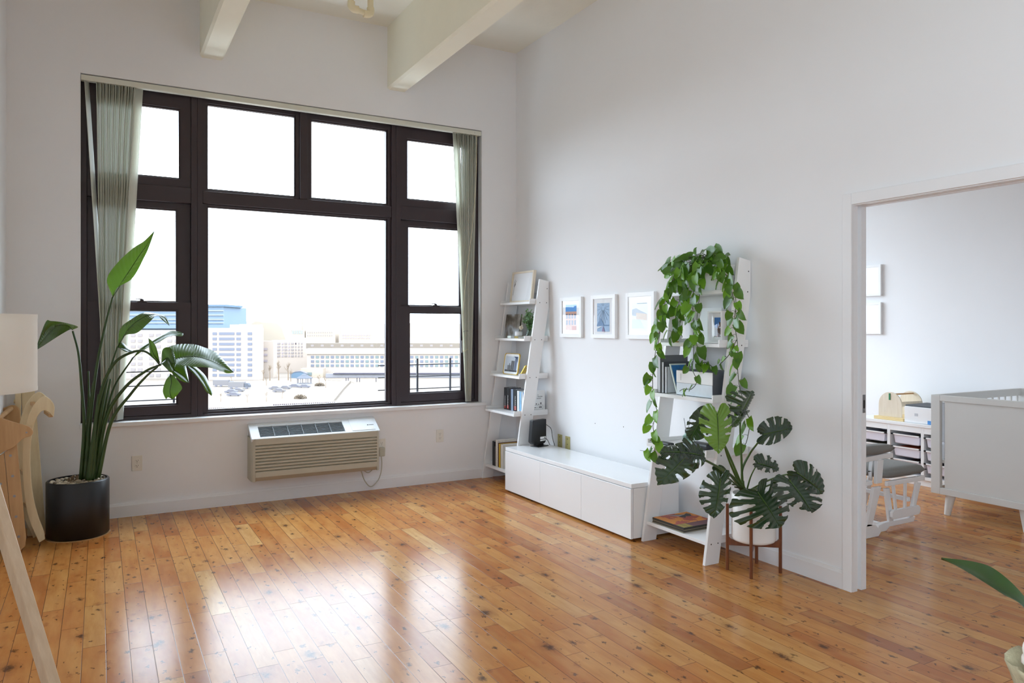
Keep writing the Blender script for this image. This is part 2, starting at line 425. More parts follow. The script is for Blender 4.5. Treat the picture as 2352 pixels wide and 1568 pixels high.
# sill and reveals
b = MB().box(OX0 - .0, OX1, -.0, .08, .69, .722).box(OX0 - .0, -.318, -.03, .0, .69, .722)
struct('trim_1', b, M['trim'], bevel=.004)
b = MB().box(OX1 - .006, OX1, .002, .075, .722, Z1).box(OX0, OX0 + .006, .002, .075, .722, Z1)
struct('trim_2', b, M['trim'])
# unseen window added to the next room to brighten it
for nm, args in (('window_4', 'N'),):
    w = thing(nm, (0, 0, 0), None, None, kind='structure')
    b = MB()
    if 1:
        for x in (.5, 1.77, 3.04): b.box(x, x + .06, .1, .16, .9, 3.2)
        for z in (.9, 2.4, 3.14): b.box(.5, 3.1, .1, .16, z, z + .06)
        b.obj('window_frame', M['frame'], w); MB().box(.5, 3.1, .13, .134, .9, 3.2).obj('pane', M['glass'], w)
w = thing('window_5', (XL - .1, (LY0 + LY1) / 2, LZ0), None, None, kind='structure')  # opening added out of view for extra daylight on the right wall
b = MB()
for y in (LY0, (LY0 + LY1) / 2 - .03, LY1 - .06): b.box(XL - .14, XL - .08, y, y + .06, LZ0, LZ1)
for z in (LZ0, 2.3, LZ1 - .06): b.box(XL - .14, XL - .08, LY0, LY1, z, z + .06)
b.obj('window_frame', M['frame'], w); MB().box(XL - .115, XL - .111, LY0, LY1, LZ0, LZ1).obj('pane', M['glass'], w)
# hairline seam / screw holes in the plaster
for p in ((1367, 972), (1432, 980)):
    q = onX(p[0], p[1], WX)
    o = MB().lathe([(0, -.001), (.004, -.001), (.004, .001), (0, .001)], (0, 0, 0), 10).obj('screw_hole', M['slot'])
    o.rotation_euler = (0, PI / 2, 0); o.location = q
    tag(o, 'tiny dark screw hole in the right wall, %s of the two above the low cabinet' % ('left' if p[0] < 1400 else 'right'), 'hole')

# ------------------------------------------------------------------ vertical blind
hr = thing('vertical_blind', (-2.02, .03, 3.28), 'off-white vertical blind drawn open to both sides of the big window', 'blind')
b = MB().box(OX0 + .008, OX1 - .01, .005, .05, 3.275, 3.318)
b.obj('headrail', M['rail'], hr, .004)
MB().box(-.43, -.362, .001, .006, 3.283, 3.305).obj('end_plate', M['rail'], hr, .001)
def vane(top, bot, at, ab, w=.084):
    P = []
    for i in range(13):
        t = i / 12; row = []
        p = Vector(top).lerp(Vector(bot), t); a = at + (ab - at) * t
        for j in range(5):
            u = j / 4 - .5
            row.append(p + Vector((math.cos(a) * u * w - math.sin(a) * (.25 - u * u) * .02, math.sin(a) * u * w + math.cos(a) * (.25 - u * u) * .02, 0)))
        P.append(row)
    return MB().grid(P).obj('vane', M['vane'], hr, smooth=180, solid=.0012)
zb = .735
for i in range(19):
    t = i / 18
    vane((-3.565 + .255 * t, .035, 3.275), (-3.535 + .105 * t, .03, zb), math.radians(62 + 6 * math.sin(i * 2.1)), math.radians(70 + 8 * math.sin(i * 1.7)), .075)
vane((-3.30, .030, 3.275), (-3.425, .025, zb), math.radians(20), math.radians(50), .07)
vane((-3.645, .02, 3.275), (-3.50, .012, zb), math.radians(66), math.radians(66), .075)
for i in range(13):
    t = i / 12
    vane((-.395 - .20 * t, .035, 3.275), (-.462 - .05 * t, .03, zb), math.radians(75 + 5 * math.sin(i * 2.3)), math.radians(72 + 8 * math.sin(i * 1.3)), .06)
vane((-.625, .03, 3.275), (-.50, .025, zb), math.radians(28), math.radians(40), .075)
pts = [onY(x, y, -.012) for x, y in ((1095, 310), (1094, 400), (1085, 520), (1070, 640), (1064, 720), (1063, 800), (1066, 806), (1075, 802))]
MB().tube(cr(pts, 30), .0022, 6).obj('cord', M['pipe'], hr)
q = onY(1061, 795, -.02); MB().tube([q + Vector((0, 0, .055)), q - Vector((0, 0, .06))], .006, 8).obj('cord_weight', M['grey'], hr)
MB().tube([onY(1064, 762, -.012), onY(1069, 759, -.012), onY(1076, 760, 0.0)], .002, 6).obj('tie', M['grey'], hr)

# ------------------------------------------------------------------ through-wall air conditioner
ac = thing('air_conditioner', (-1.97, -.1, .2), 'beige and white air conditioner mounted in the wall under the window', 'air conditioner')
ax0, ax1 = -2.505, -1.44
b = MB(); r = .03
# lower body: vertical front with six louvre folds
prof = [(0, .205), (-.165, .205), (-.2, .24), (-.2, .282)]
nl = 9; z0, z1 = .282, .512
for k in range(nl):
    a = z0 + (z1 - z0) * k / nl; c = z0 + (z1 - z0) * (k + 1) / nl
    prof += [(-.183, a + .004), (-.2, a + .012), (-.2, c - .002)]
prof += [(-.2, .546), (-.188, .546), (-.17, .518), (0, .518)]
b.prism([(ax0 + .03, y, z) for y, z in prof], (ax1 - ax0 - .06, 0, 0))
b.obj('louvred_front', M['acb'], ac, smooth=35)
for x0, x1, sg in ((ax0, ax0 + .03, 1), (ax1 - .03, ax1, -1)):
    b = MB()
    e = x0 if sg > 0 else x1; i = x1 if sg > 0 else x0
    pl = [(e, 0), (e, -.165), (e + sg * .01, -.19), (i, -.2), (i, 0)]
    b.prism([(x, y, .205) for x, y in pl], (0, 0, .345))
    b.obj('side_cheek', M['acb'], ac, .004)
# sloping top cover built round the grille opening
S0, S1 = Vector((0, -.198, .548)), Vector((0, -.035, .645))     # front-low and back-high edge of the slope
def sl(x, t, h=0):
    p = S0.lerp(S1, t); n = Vector((0, -(S1 - S0).z, (S1 - S0).y)).normalized()
    n = n if n.z > 0 else -n
    return Vector((x, p.y, p.z)) + n * h
gx0, gx1, gt0, gt1 = -2.435, -1.74, .12, .84
b = MB()
side = [(ax0, 0, .548), (ax0, -.198, .548), (ax0, -.035, .645), (ax0, 0, .652)]
def cover(x0, x1, t0, t1):
    b.prism([sl(x0, t0), sl(x0, t1), sl(x0, t1, -.03), sl(x0, t0, -.03)], (x1 - x0, 0, 0))
cover(ax0, gx0, 0, 1); cover(gx1, ax1, 0, 1); cover(gx0, gx1, 0, gt0); cover(gx0, gx1, gt1, 1)
b.box(ax0, ax1, -.036, 0, .56, .65)
b.obj('top_cover', M['acw'], ac, .004)
MB().prism([sl(gx0, gt0, -.028), sl(gx0, gt1, -.028), sl(gx0, gt1, -.034), sl(gx0, gt0, -.034)], (gx1 - gx0, 0, 0)).obj('grille_recess', M['matte'], ac)
b = MB()
for k in range(8):
    t = gt0 + (gt1 - gt0) * (k + .5) / 8
    b.prism([sl(gx0, t - .011, -.004), sl(gx0, t + .011, -.004), sl(gx0, t + .011, -.012), sl(gx0, t - .011, -.012)], (gx1 - gx0, 0, 0))
for k in range(1, 6):
    x = gx0 + (gx1 - gx0) * k / 6
    b.prism([sl(x - .0025, gt0, .0005), sl(x - .0025, gt1, .0005), sl(x - .0025, gt1, -.012), sl(x - .0025, gt0, -.012)], (.005, 0, 0))
b.obj('grille', M['bar'], ac)
dxa, dxb = -1.68, -1.475
MB().prism([sl(dxa, .1, .003), sl(dxa, .93, .003), sl(dxa, .93, -.002), sl(dxa, .1, -.002)], (dxb - dxa, 0, 0)).obj('control_door', M['acw'], ac, .002)
pp = [(-1.575, .12), (-1.555, .25), (-1.535, .33), (-1.482, .36), (-1.482, .2), (-1.492, .14)]
MB().prism([sl(x, t, .0032) for x, t in pp], (0, 0, .0004)).obj('finger_notch', M['ivory'], ac)
up = (S1 - S0).normalized()
text('maker_name', '\u25b2Amana', .016, M['slot'], frame_mtx(sl(-1.508, .45, .004), (1, 0, 0), up), ac)
# outlet with the cord, looping down to the unit
def outlet(label, c, nrm, mat=M['ivory'], kind='duplex', w=.072, h=.116):
    n = Vector(nrm); x = Vector((0, 0, 1)).cross(n); c = Vector(c)
    o = thing('wall_outlet' if kind == 'duplex' else 'wall_plate', c, label, 'outlet' if kind == 'duplex' else 'wall plate')
    m = frame_mtx(c, x, (0, 0, 1))
    MB().box(-w / 2, w / 2, -h / 2, h / 2, 0, .006, m).obj('cover_plate', mat, o, .002)
    if kind == 'duplex':
        for s in (-1, 1):
            pts = [m @ Vector((.017 * math.cos(a) , s * .0195 + .0165 * math.sin(a) * .86, .006)) for a in [k * 2 * PI / 20 for k in range(20)]]
            so = MB().prism(pts, n * .0015).obj('socket', mat, o, .0005)
            b = MB()
            b.box(-.008, -.0055, s * .0195 - .001, s * .0195 + .007, .0074, .0078, m).box(.0055, .008, s * .0195 - .001, s * .0195 + .008, .0074, .0078, m)
            b.box(-.0025, .0025, s * .0195 - .01, s * .0195 - .005, .0074, .0078, m)
            b.obj('slots', M['slot'], so)
        MB().box(-.002, .002, -.002, .002, .006, .0072, m).obj('screw', M['steel'], o)
    else:
        for z in (.035, -.012): MB().box(-.004, .004, z - .004, z + .004, .006, .0075, m).obj('screw', M['slot'], o, .001)
    return o
outlet('white duplex outlet on the wall between the black plant pot and the air conditioner', (-3.31, 0, .40), (0, -1, 0))
outlet('white duplex outlet low on the wall between the air conditioner and the corner shelf', (-.795, 0, .43), (0, -1, 0))
outlet('white cover plate beside the air conditioner holding its plug', (-1.36, 0, .385), (0, -1, 0), h=.12)
pc = thing('power_plug', (-1.365, -.01, .335), 'beige plug and looping cord of the air conditioner', 'plug')
MB().box(-1.395, -1.34, -.045, -.008, .292, .372).obj('plug_body', M['acb'], pc, .008)
pts = [onY(x, y, yy) for x, y, yy in ((876, 1046, -.03), (877, 1065, -.03), (875, 1085, -.03), (868, 1103, -.03), (852, 1117, -.04), (838, 1104, -.06), (829, 1076, -.1))]
pts[-1].z = .2
MB().tube(cr(pts, 40), .0045, 8).obj('cord', M['acb'], pc)
MB().tube(cr([onY(x, y, -.1) for x, y in ((834, 1079), (846, 1085), (858, 1076))], 14), .0045, 8).obj('cord_loop', M['acb'], pc)
outlet('aged ivory wall plate with cable above the low cabinet, nearer the corner shelf', (WX, -.80, .43), (-1, 0, 0), M['brass'], 'blank', .07, .115)
outlet('aged ivory wall plate above the low cabinet, farther from the corner shelf', (WX, -.925, .428), (-1, 0, 0), M['brass'], 'blank', .07, .115)

# ------------------------------------------------------------------ low media cabinet
bx0, bx1, by0, by1, bh = -.445, -.025, -2.395, -.628, .387
cab = thing('media_cabinet', ((bx0 + bx1) / 2, (by0 + by1) / 2, 0), 'long low glossy white cabinet with three doors along the right wall', 'cabinet')
MB().box(bx0 + .022, bx1, by0, by1, .018, bh - .032).obj('carcass', M['white'], cab, .001)
MB().box(bx0 + .004, bx1, by0, by1, bh - .03, bh).obj('top', M['gloss'], cab, .0015)
L3 = (by1 - by0) / 3
for k in range(3):
    MB().box(bx0, bx0 + .018, by0 + L3 * k + .0015, by0 + L3 * (k + 1) - .0015, .016, bh - .034).obj('door', M['gloss'], cab, .0015)
for x in (bx0 + .08, bx1 - .08):
    for y in (by0 + .08, by1 - .08): MB().box(x - .02, x + .02, y - .02, y + .02, 0, .018).obj('foot', M['slot'], cab)

# ------------------------------------------------------------------ ladder shelves
BZ = [(.112, -.338, .022), (.643, -.341, .022), (.976, -.288, .022), (1.315, -.234, .022), (1.650, -.180, .022)]
SB = [z + t + .0008 for z, x, t in BZ]          # top face of each board
def ladder_shelf(y0, y1, label):
    xb = WX - .006
    o = thing('ladder_shelf', (-.17, (y0 + y1) / 2, 0), label, 'shelf', 'white leaning ladder shelves')
    t = .021
    for ya in (y0, y1 - t):
        pr = [(-.372, 0), (-.258, 0), (xb - .055, 1.28), (xb, 1.62), (xb, 1.858), (-.082, 1.876)]
        pr = [(-.372, 0), (-.258, 0), (xb - .002, 1.635), (xb, 1.858), (-.084, 1.876)]
        MB().prism([(x, ya, z) for x, z in pr], (0, t, 0)).obj('side_panel', M['white'], o, .002)
    for k, (z, xf, th) in enumerate(BZ):
        b = MB().box(xf, xb, y0 + t, y1 - t, z, z + th)
        b.box(xf + .002 if k else xf + .06, xb, y0 + t, y0 + t + .012, z + th, z + .047)
        b.box(xf + .002 if k else xf + .06, xb, y1 - t - .012, y1 - t, z + th, z + .047)
        b.box(xb - .012, xb, y0 + t + .012, y1 - t - .012, z + th, z + .047)
        b.obj('shelf_board', M['white'], o, .0015)
    MB().box(xb - .016, xb, y0 + t, y1 - t, 1.76, 1.82).obj('back_rail', M['white'], o, .002)
    for k, (z, xf, th) in enumerate(BZ):
        zz = z + .012; fx = -.372 + (zz / 1.876) * (.372 - .084); bx = -.258 + zz / 1.635 * (.258 + xb)
        for x in (fx + .032, min(bx, xb) - .028):
            bo = MB().tube([(x, y0 - .0008, zz), (x, y0 + .004, zz)], .0042, 10).obj('bolt', M['slot'], o)
    MB().tube([(xb - .02, y0 - .0008, 1.79), (xb - .02, y0 + .004, 1.79)], .0042, 10).obj('bolt', M['slot'], o)
    return o
S1y = (-.622, -.018); S2y = (-3.013, -2.410)
ladder_shelf(*S1y, 'white ladder shelf in the corner by the window')
ladder_shelf(*S2y, 'white ladder shelf with the trailing plant, between cabinet and doorway')

# ------------------------------------------------------------------ framed pictures on the right wall
def wall_frame(name, label, cat, x, y0, y1, z0, z1, fw, depth, art, group=None, mat='white', nrm=-1):
    """frame hung on plane X=x, facing nrm*X"""
    o = thing(name, (x, (y0 + y1) / 2, z0), label, cat, group)
    f = x + nrm * depth
    xa, xb_ = min(x, f), max(x, f)
    b = MB().box(xa, xb_, y0, y0 + fw, z0, z1).box(xa, xb_, y1 - fw, y1, z0, z1).box(xa, xb_, y0 + fw, y1 - fw, z0, z0 + fw).box(xa, xb_, y0 + fw, y1 - fw, z1 - fw, z1)
    b.obj('frame', M[mat], o, .0015)
    m = f - nrm * .008
    MB().box(min(m, m - nrm * .002), max(m, m - nrm * .002), y0 + fw, y1 - fw, z0 + fw, z1 - fw).obj('mat_board', M['paper'], o)
    art(o, m + nrm * .0006)
    g = f - nrm * .004
    MB().box(min(g, g - nrm * .0012), max(g, g - nrm * .0012), y0 + fw, y1 - fw, z0 + fw, z1 - fw).obj('glazing', M['pglass'], o)
    return o
M['paper'] = pmat('paper', 'f0f1f3', .7, .01)
def fmat(nm, c, **k): M[nm] = pmat(nm, c, .6, .05, 40, **k)
for nm, c in dict(skyblue='4f93d6', brickpink='c79a86', pane='5f6a86', paleblue='a3bfdc', midblue='6f8fb5', navy='27405f', terracotta='b4552f', hill='97a0ae', sand='cbb39a', ice='dce6ee', lilac='8f7fa6', duskbrown='5d4a48', sprig='5b5e60', charcoal='3c4046', fog='c9d2da', twilight='3f74b8').items(): fmat(nm, c)
def poly_art(o, x, nm, polys):
    """polys: (material list index, [(y,z)...]) drawn as thin layers"""
    mats = []; b = MB()
    for k, (mt, pts) in enumerate(polys):
        if mt not in mats: mats.append(mt)
        b.mi = mats.index(mt)
        xx = x - .00015 * k
        b.face([b.bm.verts.new((xx, y, z)) for y, z in pts])
    return b.obj(nm, [M[m] for m in mats], o)
def rect(y0, y1, z0, z1): return [(y0, z0), (y0, z1), (y1, z1), (y1, z0)]
def art_facade(o, x):
    y0, y1, z0, z1 = -1.085, -.915, 1.415, 1.635
    P = [('brickpink', rect(y0, y1, z0, z1)), ('skyblue', rect(y0, y1, z1 - .06, z1))]
    for r_ in range(2):
        for c in range(4): P.append(('pane', rect(y0 + .01 + c * .042, y0 + .034 + c * .042, z0 + .045 + r_ * .055, z0 + .085 + r_ * .055)))
    P.append(('terracotta', rect(y0, y0 + .07, z0, z0 + .035)))
    poly_art(o, x, 'photo', P)
def art_dome(o, x):
    y0, y1, z0, z1 = -1.555, -1.385, 1.405, 1.635
    P = [('paleblue', rect(y0, y1, z0, z1))]
    for k in range(9):
        a = PI * (.04 + k * .115); cy_, cz_ = (y0 + y1) / 2, z0 + .19
        dx, dz = math.cos(a), math.sin(a)
        for s in (1, -1):
            e = (max(y0, min(y1, cy_ + dx * .085)), max(z0 + .06, min(z1, cz_ + s * dz * .13)))
            w_ = .0016
            P.append(('navy', [(cy_ + dx * .015, cz_ + s * dz * .02), (e[0], e[1]), (e[0] + w_ * dz + .001, e[1] + w_ * dx), (cy_ + dx * .015 + w_ * dz + .001, cz_ + s * dz * .02 + w_ * dx)]))
    P += [('midblue', [(y1, z0 + .05), (y1 - .05, z0 + .11), (y1 - .1, z0 + .055)]), ('midblue', rect(y0, y1, z0 + .045, z0 + .055)), ('ice', [(y1, z0 + .02), (y1, z0 + .04), (y0 + .09, z0 + .045)]), ('lilac', [(y0 + .1, z0), (y0 + .085, z0 + .045), (y0 + .06, z0 + .0)])]
    poly_art(o, x, 'photo', P)
def art_land(o, x):
    y0, y1, z0, z1 = -2.02, -1.84, 1.41, 1.625
    poly_art(o, x, 'photo', [('ice', rect(y0, y1, z0, z1)), ('hill', [(y1, z0 + .12), (y1, z0 + .165), (y1 - .05, z0 + .175), (y1 - .12, z0 + .15), (y0, z0 + .13), (y0, z0 + .1)]), ('sand', [(y1 - .05, z0 + .14), (y0, z0 + .13), (y0, z0 + .08), (y1 - .05, z0 + .09)]), ('fog', [(y1, z0 + .02), (y1, z0 + .09), (y1 - .1, z0 + .09), (y1 - .15, z0 + .02)]), ('charcoal', rect(y0, y1 - .06, z1 - .008, z1 - .003))])
wall_frame('picture_frame', 'white framed photo of a facade under blue sky, leftmost on the right wall', 'picture', WX, -1.163, -.832, 1.352, 1.70, .032, .026, art_facade, 'square white frames in a row')
wall_frame('picture_frame', 'white framed photo of a glass dome, second from the corner on the right wall', 'picture', WX, -1.634, -1.303, 1.351, 1.702, .032, .026, art_dome, 'square white frames in a row')
wall_frame('picture_frame', 'white framed pale landscape partly behind the trailing plant', 'picture', WX, -2.105, -1.767, 1.35, 1.704, .032, .026, art_land, 'square white frames in a row')

# ------------------------------------------------------------------ things on the corner shelf
def Yx(px, X): return onX(px, 800, X).y
def stand_frame(name, label, cat, x, y0, y1, z0, z1, fw, depth, lean, art, mat='lightwood', group=None, chamfer=0):
    """freestanding frame facing -X, leaning back by `lean` at its top"""
    o = thing(name, (x, (y0 + y1) / 2, z0), label, cat, group)
    h = z1 - z0
    def L(dx, y, z): return Vector((x + dx + lean * (z - z0) / h, y, z))
    def bar(pts): b.prism([L(0, *p) for p in pts], (depth, 0, 0))
    b = MB(); c = chamfer
    outer = [(y0, z0 + c), (y0, z1 - c), (y0 + c, z1), (y1 - c, z1), (y1, z1 - c), (y1, z0 + c), (y1 - c, z0), (y0 + c, z0)] if c else [(y0, z0), (y0, z1), (y1, z1), (y1, z0)]
    cy_, cz_ = (y0 + y1) / 2, (z0 + z1) / 2
    sy, sz = (y1 - y0 - 2 * fw) / (y1 - y0), (h - 2 * fw) / h
    inner = [(cy_ + (y - cy_) * sy, cz_ + (z - cz_) * sz) for y, z in outer]
    n = len(outer)
    for i in range(n):
        j = (i + 1) % n
        bar([outer[i], outer[j], inner[j], inner[i]])
    b.obj('frame', M[mat], o, .001)
    b = MB().prism([L(depth * .4, y, z) for y, z in inner], (depth * .5, 0, 0)); b.obj('mat_board', M['paper'], o)
    art(o, L, depth * .4, inner)
    b = MB().prism([L(depth * .2, y, z) for y, z in inner], (.001, 0, 0)); b.obj('glazing', M['pglass'], o)
    return o
def layer(o, L, dx, nm, polys):
    mats = []; b = MB()
    for k, (mt, pts) in enumerate(polys):
        if mt not in mats: mats.append(mt)
        b.mi = mats.index(mt)
        b.face([b.bm.verts.new(L(dx - .0004 - .0002 * k, y, z)) for y, z in pts])
    return b.obj(nm, [M[m] for m in mats], o)
def art_sprig(o, L, dx, inn):
    ya, yb = Yx(1175, -.11), Yx(1193, -.11); z = SB[4]
    b = MB()
    st = [(ya - .03, z + .07), (ya - .035, z + .13), (ya - .045, z + .17), (ya - .06, z + .19)]
    b.tube([L(dx - .001, y, q) for y, q in cr([(0, *p) for p in st], 12) for y, q in [(y[1] if hasattr(y, '__len__') else y, 0)]] if False else [L(dx - .001, p[1], p[2]) for p in cr([(0, *p) for p in st], 12)], .0012, 5)
    for y, q in ((-.035, .2), (-.045, .215), (-.065, .205), (-.058, .175), (-.03, .16)):
        b.tube([L(dx - .001, ya - .04, z + .15), L(dx - .001, ya + y, z + q)], .0008, 4); b.lathe([(0, -.003), (.003, 0), (0, .003)], L(dx - .001, ya + y, z + q), 6)
    b.obj('drawn_sprig', M['sprig'], o)
y1_, y0_ = Yx(1170, -.13), Yx(1218.5, -.13)
stand_frame('photo_frame', 'large pale wood frame with a line drawing on the top of the corner shelf', 'picture', -.13, y0_, y1_, SB[4], SB[4] + .29, .016, .03, .035, art_sprig)
# second board: marbled canvas, plant in glass, candle tin, two little books
def marble():
    n = NT('agate_print'); bb = n.bsdf(Roughness=.5)
    v = n.coords(); d = n.noise(v, 7, 5, .6)
    w = n.n('ShaderNodeTexWave'); w.inputs['Scale'].default_value = 3; w.inputs['Distortion'].default_value = 9; w.inputs['Detail'].default_value = 3; n.l(v, w.inputs['Vector'])
    n.l(n.ramp(n.math('ADD', n.math('MULTIPLY', w.outputs['Fac'], .5), n.math('MULTIPLY', d, .5)), [(.25, lin('4c4436')), (.42, lin('7d756a')), (.55, lin('8d8f92')), (.7, lin('aeb3b8')), (.85, lin('5f5a4a'))]), bb.inputs['Base Color'])
    return n.m
M['agate'] = marble()
cv = thing('canvas_print', (-.13, Yx(1168, -.13), SB[3]), 'grey and brown marbled canvas on the second board of the corner shelf', 'picture')
ya, yb = Yx(1191, -.14) - .01, min(Yx(1147.5, -.14), -.06)
x0 = -.15
b = MB(); b.prism([(x0, ya, SB[3]), (x0 + .03, ya, SB[3] + .225), (x0 + .03, yb, SB[3] + .225), (x0, yb, SB[3])], (.018, 0, 0)); b.obj('printed_face', M['agate'], cv, .002)
MB().prism([(x0 + .0185, ya + .006, SB[3] + .0), (x0 + .048, ya + .006, SB[3] + .22), (x0 + .048, yb - .006, SB[3] + .22), (x0 + .0185, yb - .006, SB[3])], (.008, 0, 0)).obj('stretcher', M['lightwood'], cv)
def book_flat(label, c, sx, sy, h, rot, mat):
    o = thing('book', (c[0], c[1], c[2]), label, 'book')
    R = Matrix.Translation(Vector(c)) @ Matrix.Rotation(rot, 4, 'Z')
    MB().box(-sx / 2, sx / 2, -sy / 2, sy / 2, 0, .002, R).box(-sx / 2, sx / 2, -sy / 2, sy / 2, h - .002, h, R).box(-sx / 2 - .001, -sx / 2 + .002, -sy / 2, sy / 2, 0, h, R).obj('cover', mat, o)
    MB().box(-sx / 2 + .003, sx / 2 - .004, -sy / 2 + .004, sy / 2 - .004, .002, h - .002, R).obj('pages', M['paper'], o)
    return o
M['mint'] = pmat('mint_card', 'dfeae2', .6, .02); M['olive'] = pmat('olive_gold', '9b8436', .5, .05)
zt = SB[3]
book_flat('small pale green book lying under the candle tin on the corner shelf', (-.17, Yx(1176, -.19), zt), .1, .066, .022, 0, M['mint'])
book_flat('small gold book lying beside the pale green book on the corner shelf', (-.17, Yx(1192, -.19), zt), .1, .062, .02, .05, M['olive'])
cd = thing('candle', (-.175, Yx(1187, -.19), zt + .022), 'pale tin candle standing on the small books', 'candle')
cc = (-.175, Yx(1188, -.19), zt + .0225)
MB().lathe([(0, 0), (.034, 0), (.034, .04), (.031, .04), (.031, .034), (0, .034)], cc, 28).obj('tin', M['acw'], cd, smooth=40)
MB().lathe([(.0345, .008), (.0345, .03)], cc, 28).obj('tin_label', M['paper'], cd, smooth=40)
MB().tube([(cc[0], cc[1], cc[2] + .034), (cc[0], cc[1], cc[2] + .045)], .0012, 6).obj('wick', M['slot'], cd)
vs = thing('glass_vase', (-.12, Yx(1208, -.15), zt), 'small glass vase of leafy green stems and a cream bloom', 'vase')
vc = (-.12, Yx(1210.5, -.15), zt)
M['vglass'] = glassmat('vase_glass', (.82, .9, .87, 1))
MB().lathe([(0, 0), (.035, 0), (.042, .02), (.03, .06), (.024, .075), (.027, .085), (.024, .085), (.021, .074), (.027, .058), (.038, .022), (.032, .004), (0, .004)], vc, 24).obj('vase_body', M['vglass'], vs, smooth=60)
rnd = random.Random(3)
bst, blf = MB(), MB()
def add_leaf(b, base, d, n, ln, wd, cup=.15, heart=0):
    d = d.normalized(); n = (n - d * n.dot(d)).normalized(); s = d.cross(n)
    pr = [(0, .0), (.06, .55 + .3 * heart), (.25, 1), (.5, .92), (.75, .6), (.92, .22), (1, 0)]
    rows = []
    for v, w in pr:
        vv = v - (.16 * heart if 0 < v < .2 else 0)
        c = base + d * (v * ln) - n * (cup * ln * v * v)
        lob = d * (-heart * .14 * ln if v == .06 else 0)
        rows.append([c - s * (w * wd / 2) + n * (cup * wd * .5) + lob, c, c + s * (w * wd / 2) + n * (cup * wd * .5) + lob])
    lay = b.bm.loops.layers.uv.verify()
    V = [[b.bm.verts.new(p) for p in r] for r in rows]
    for i in range(len(V) - 1):
        for j in range(2):
            f = b.face([V[i][j], V[i + 1][j], V[i + 1][j + 1], V[i][j + 1]])
            if f:
                f.smooth = True
                for lp, (a, c_) in zip(f.loops, ((i, j), (i + 1, j), (i + 1, j + 1), (i, j + 1))): lp[lay].uv = (c_ / 2, pr[a][0])
def rv(s=1): return Vector((rnd.uniform(-1, 1), rnd.uniform(-1, 1), rnd.uniform(-1, 1))) * s
for k in range(22):
    a = rnd.uniform(0, 2 * PI); sp = rnd.uniform(.02, .10)
    tip = Vector(vc) + Vector((-.02 + sp * math.cos(a) * .8, sp * math.sin(a) * 1.0, rnd.uniform(.15, .275)))
    if tip.x > WX - .03: tip.x = WX - .03
    tip.y = max(tip.y, -.572)
    st = cr([Vector(vc) + Vector((0, 0, .05)), Vector(vc) + Vector((-.01 + .3 * sp * math.cos(a), .3 * sp * math.sin(a), .13)), tip], 12)
    bst.tube(st, .0012, 5)
    for i in range(3, 12):
        for s in (0, 1): add_leaf(blf, st[i] + rv(.004), rv() + Vector((0, 0, .3)), rv() + Vector((-1, 0, .5)), rnd.uniform(.018, .028), rnd.uniform(.012, .018))
bst.obj('stems', M['stem'], vs); blf.obj('foliage', M['euca'], vs)
b = MB(); bc = Vector(vc) + Vector((-.06, .045, .1))
for k in range(26):
    d = rv(); d.x -= .6; add_leaf(b, bc, d, d.cross(rv()), .028, .02)
b.obj('bloom', M['cream'], vs)
# third board: two gold frames
def art_tower(o, L, dx, inn):
    ys = [p[0] for p in inn]; zs = [p[1] for p in inn]; y0, y1, z0, z1 = min(ys) + .02, max(ys) - .02, min(zs) + .02, max(zs) - .022
    w_, h_ = y1 - y0, z1 - z0
    def R(a, b_, c, d): return rect(y0 + a * w_, y0 + b_ * w_, z0 + c * h_, z0 + d * h_)
    layer(o, L, dx, 'photo', [('fog', R(0, 1, 0, 1)), ('charcoal', R(0, 1, 0, .12)), ('pane', R(.05, .22, .1, .9)), ('grey', R(.24, .52, .1, .72)), ('charcoal', R(.28, .33, .15, .7)), ('charcoal', R(.42, .46, .15, .7)), ('grey', R(.52, .8, .1, .42)), ('charcoal', R(.6, .66, .1, .55)), ('navy', [(y0, z0 + .6 * h_), (y0, z1), (y0 + .35 * w_, z1), (y0 + .1 * w_, z0 + .85 * h_)])])
ya, yb = Yx(1188.5, -.21), Yx(1155, -.21)
stand_frame('photo_frame', 'gold frame with cut corners holding a black and white tower photo', 'picture', -.215, ya, yb, SB[2], SB[2] + .196, .006, .012, .03, art_tower, 'gold', chamfer=.016)
f2 = thing('photo_frame', (-.17, Yx(1205, -.2), SB[2]), 'small gold frame seen edge-on beside the ladder post, propped on its strut', 'picture')
yc = Yx(1205, -.2) + .005
b = MB(); P0 = Vector((-.25, yc + .01, SB[2])); ln = Vector((.05, -.02, .095)); wv = Vector((.0, .075, 0)); th = Vector((.006, 0, -.003))
wv = Vector((.062, .03, 0))
b.prism([P0, P0 + ln, P0 + ln + wv, P0 + wv], Vector((.004, -.009, .0))); b.obj('frame', M['gold'], f2, .001)
q = P0 + ln * .75 + wv * .5 + Vector((.004, -.009, 0)); MB().tube([q, Vector((q.x + .02, q.y - .035, SB[2] + .004))], .003, 6).obj('strut', M['black'], f2)
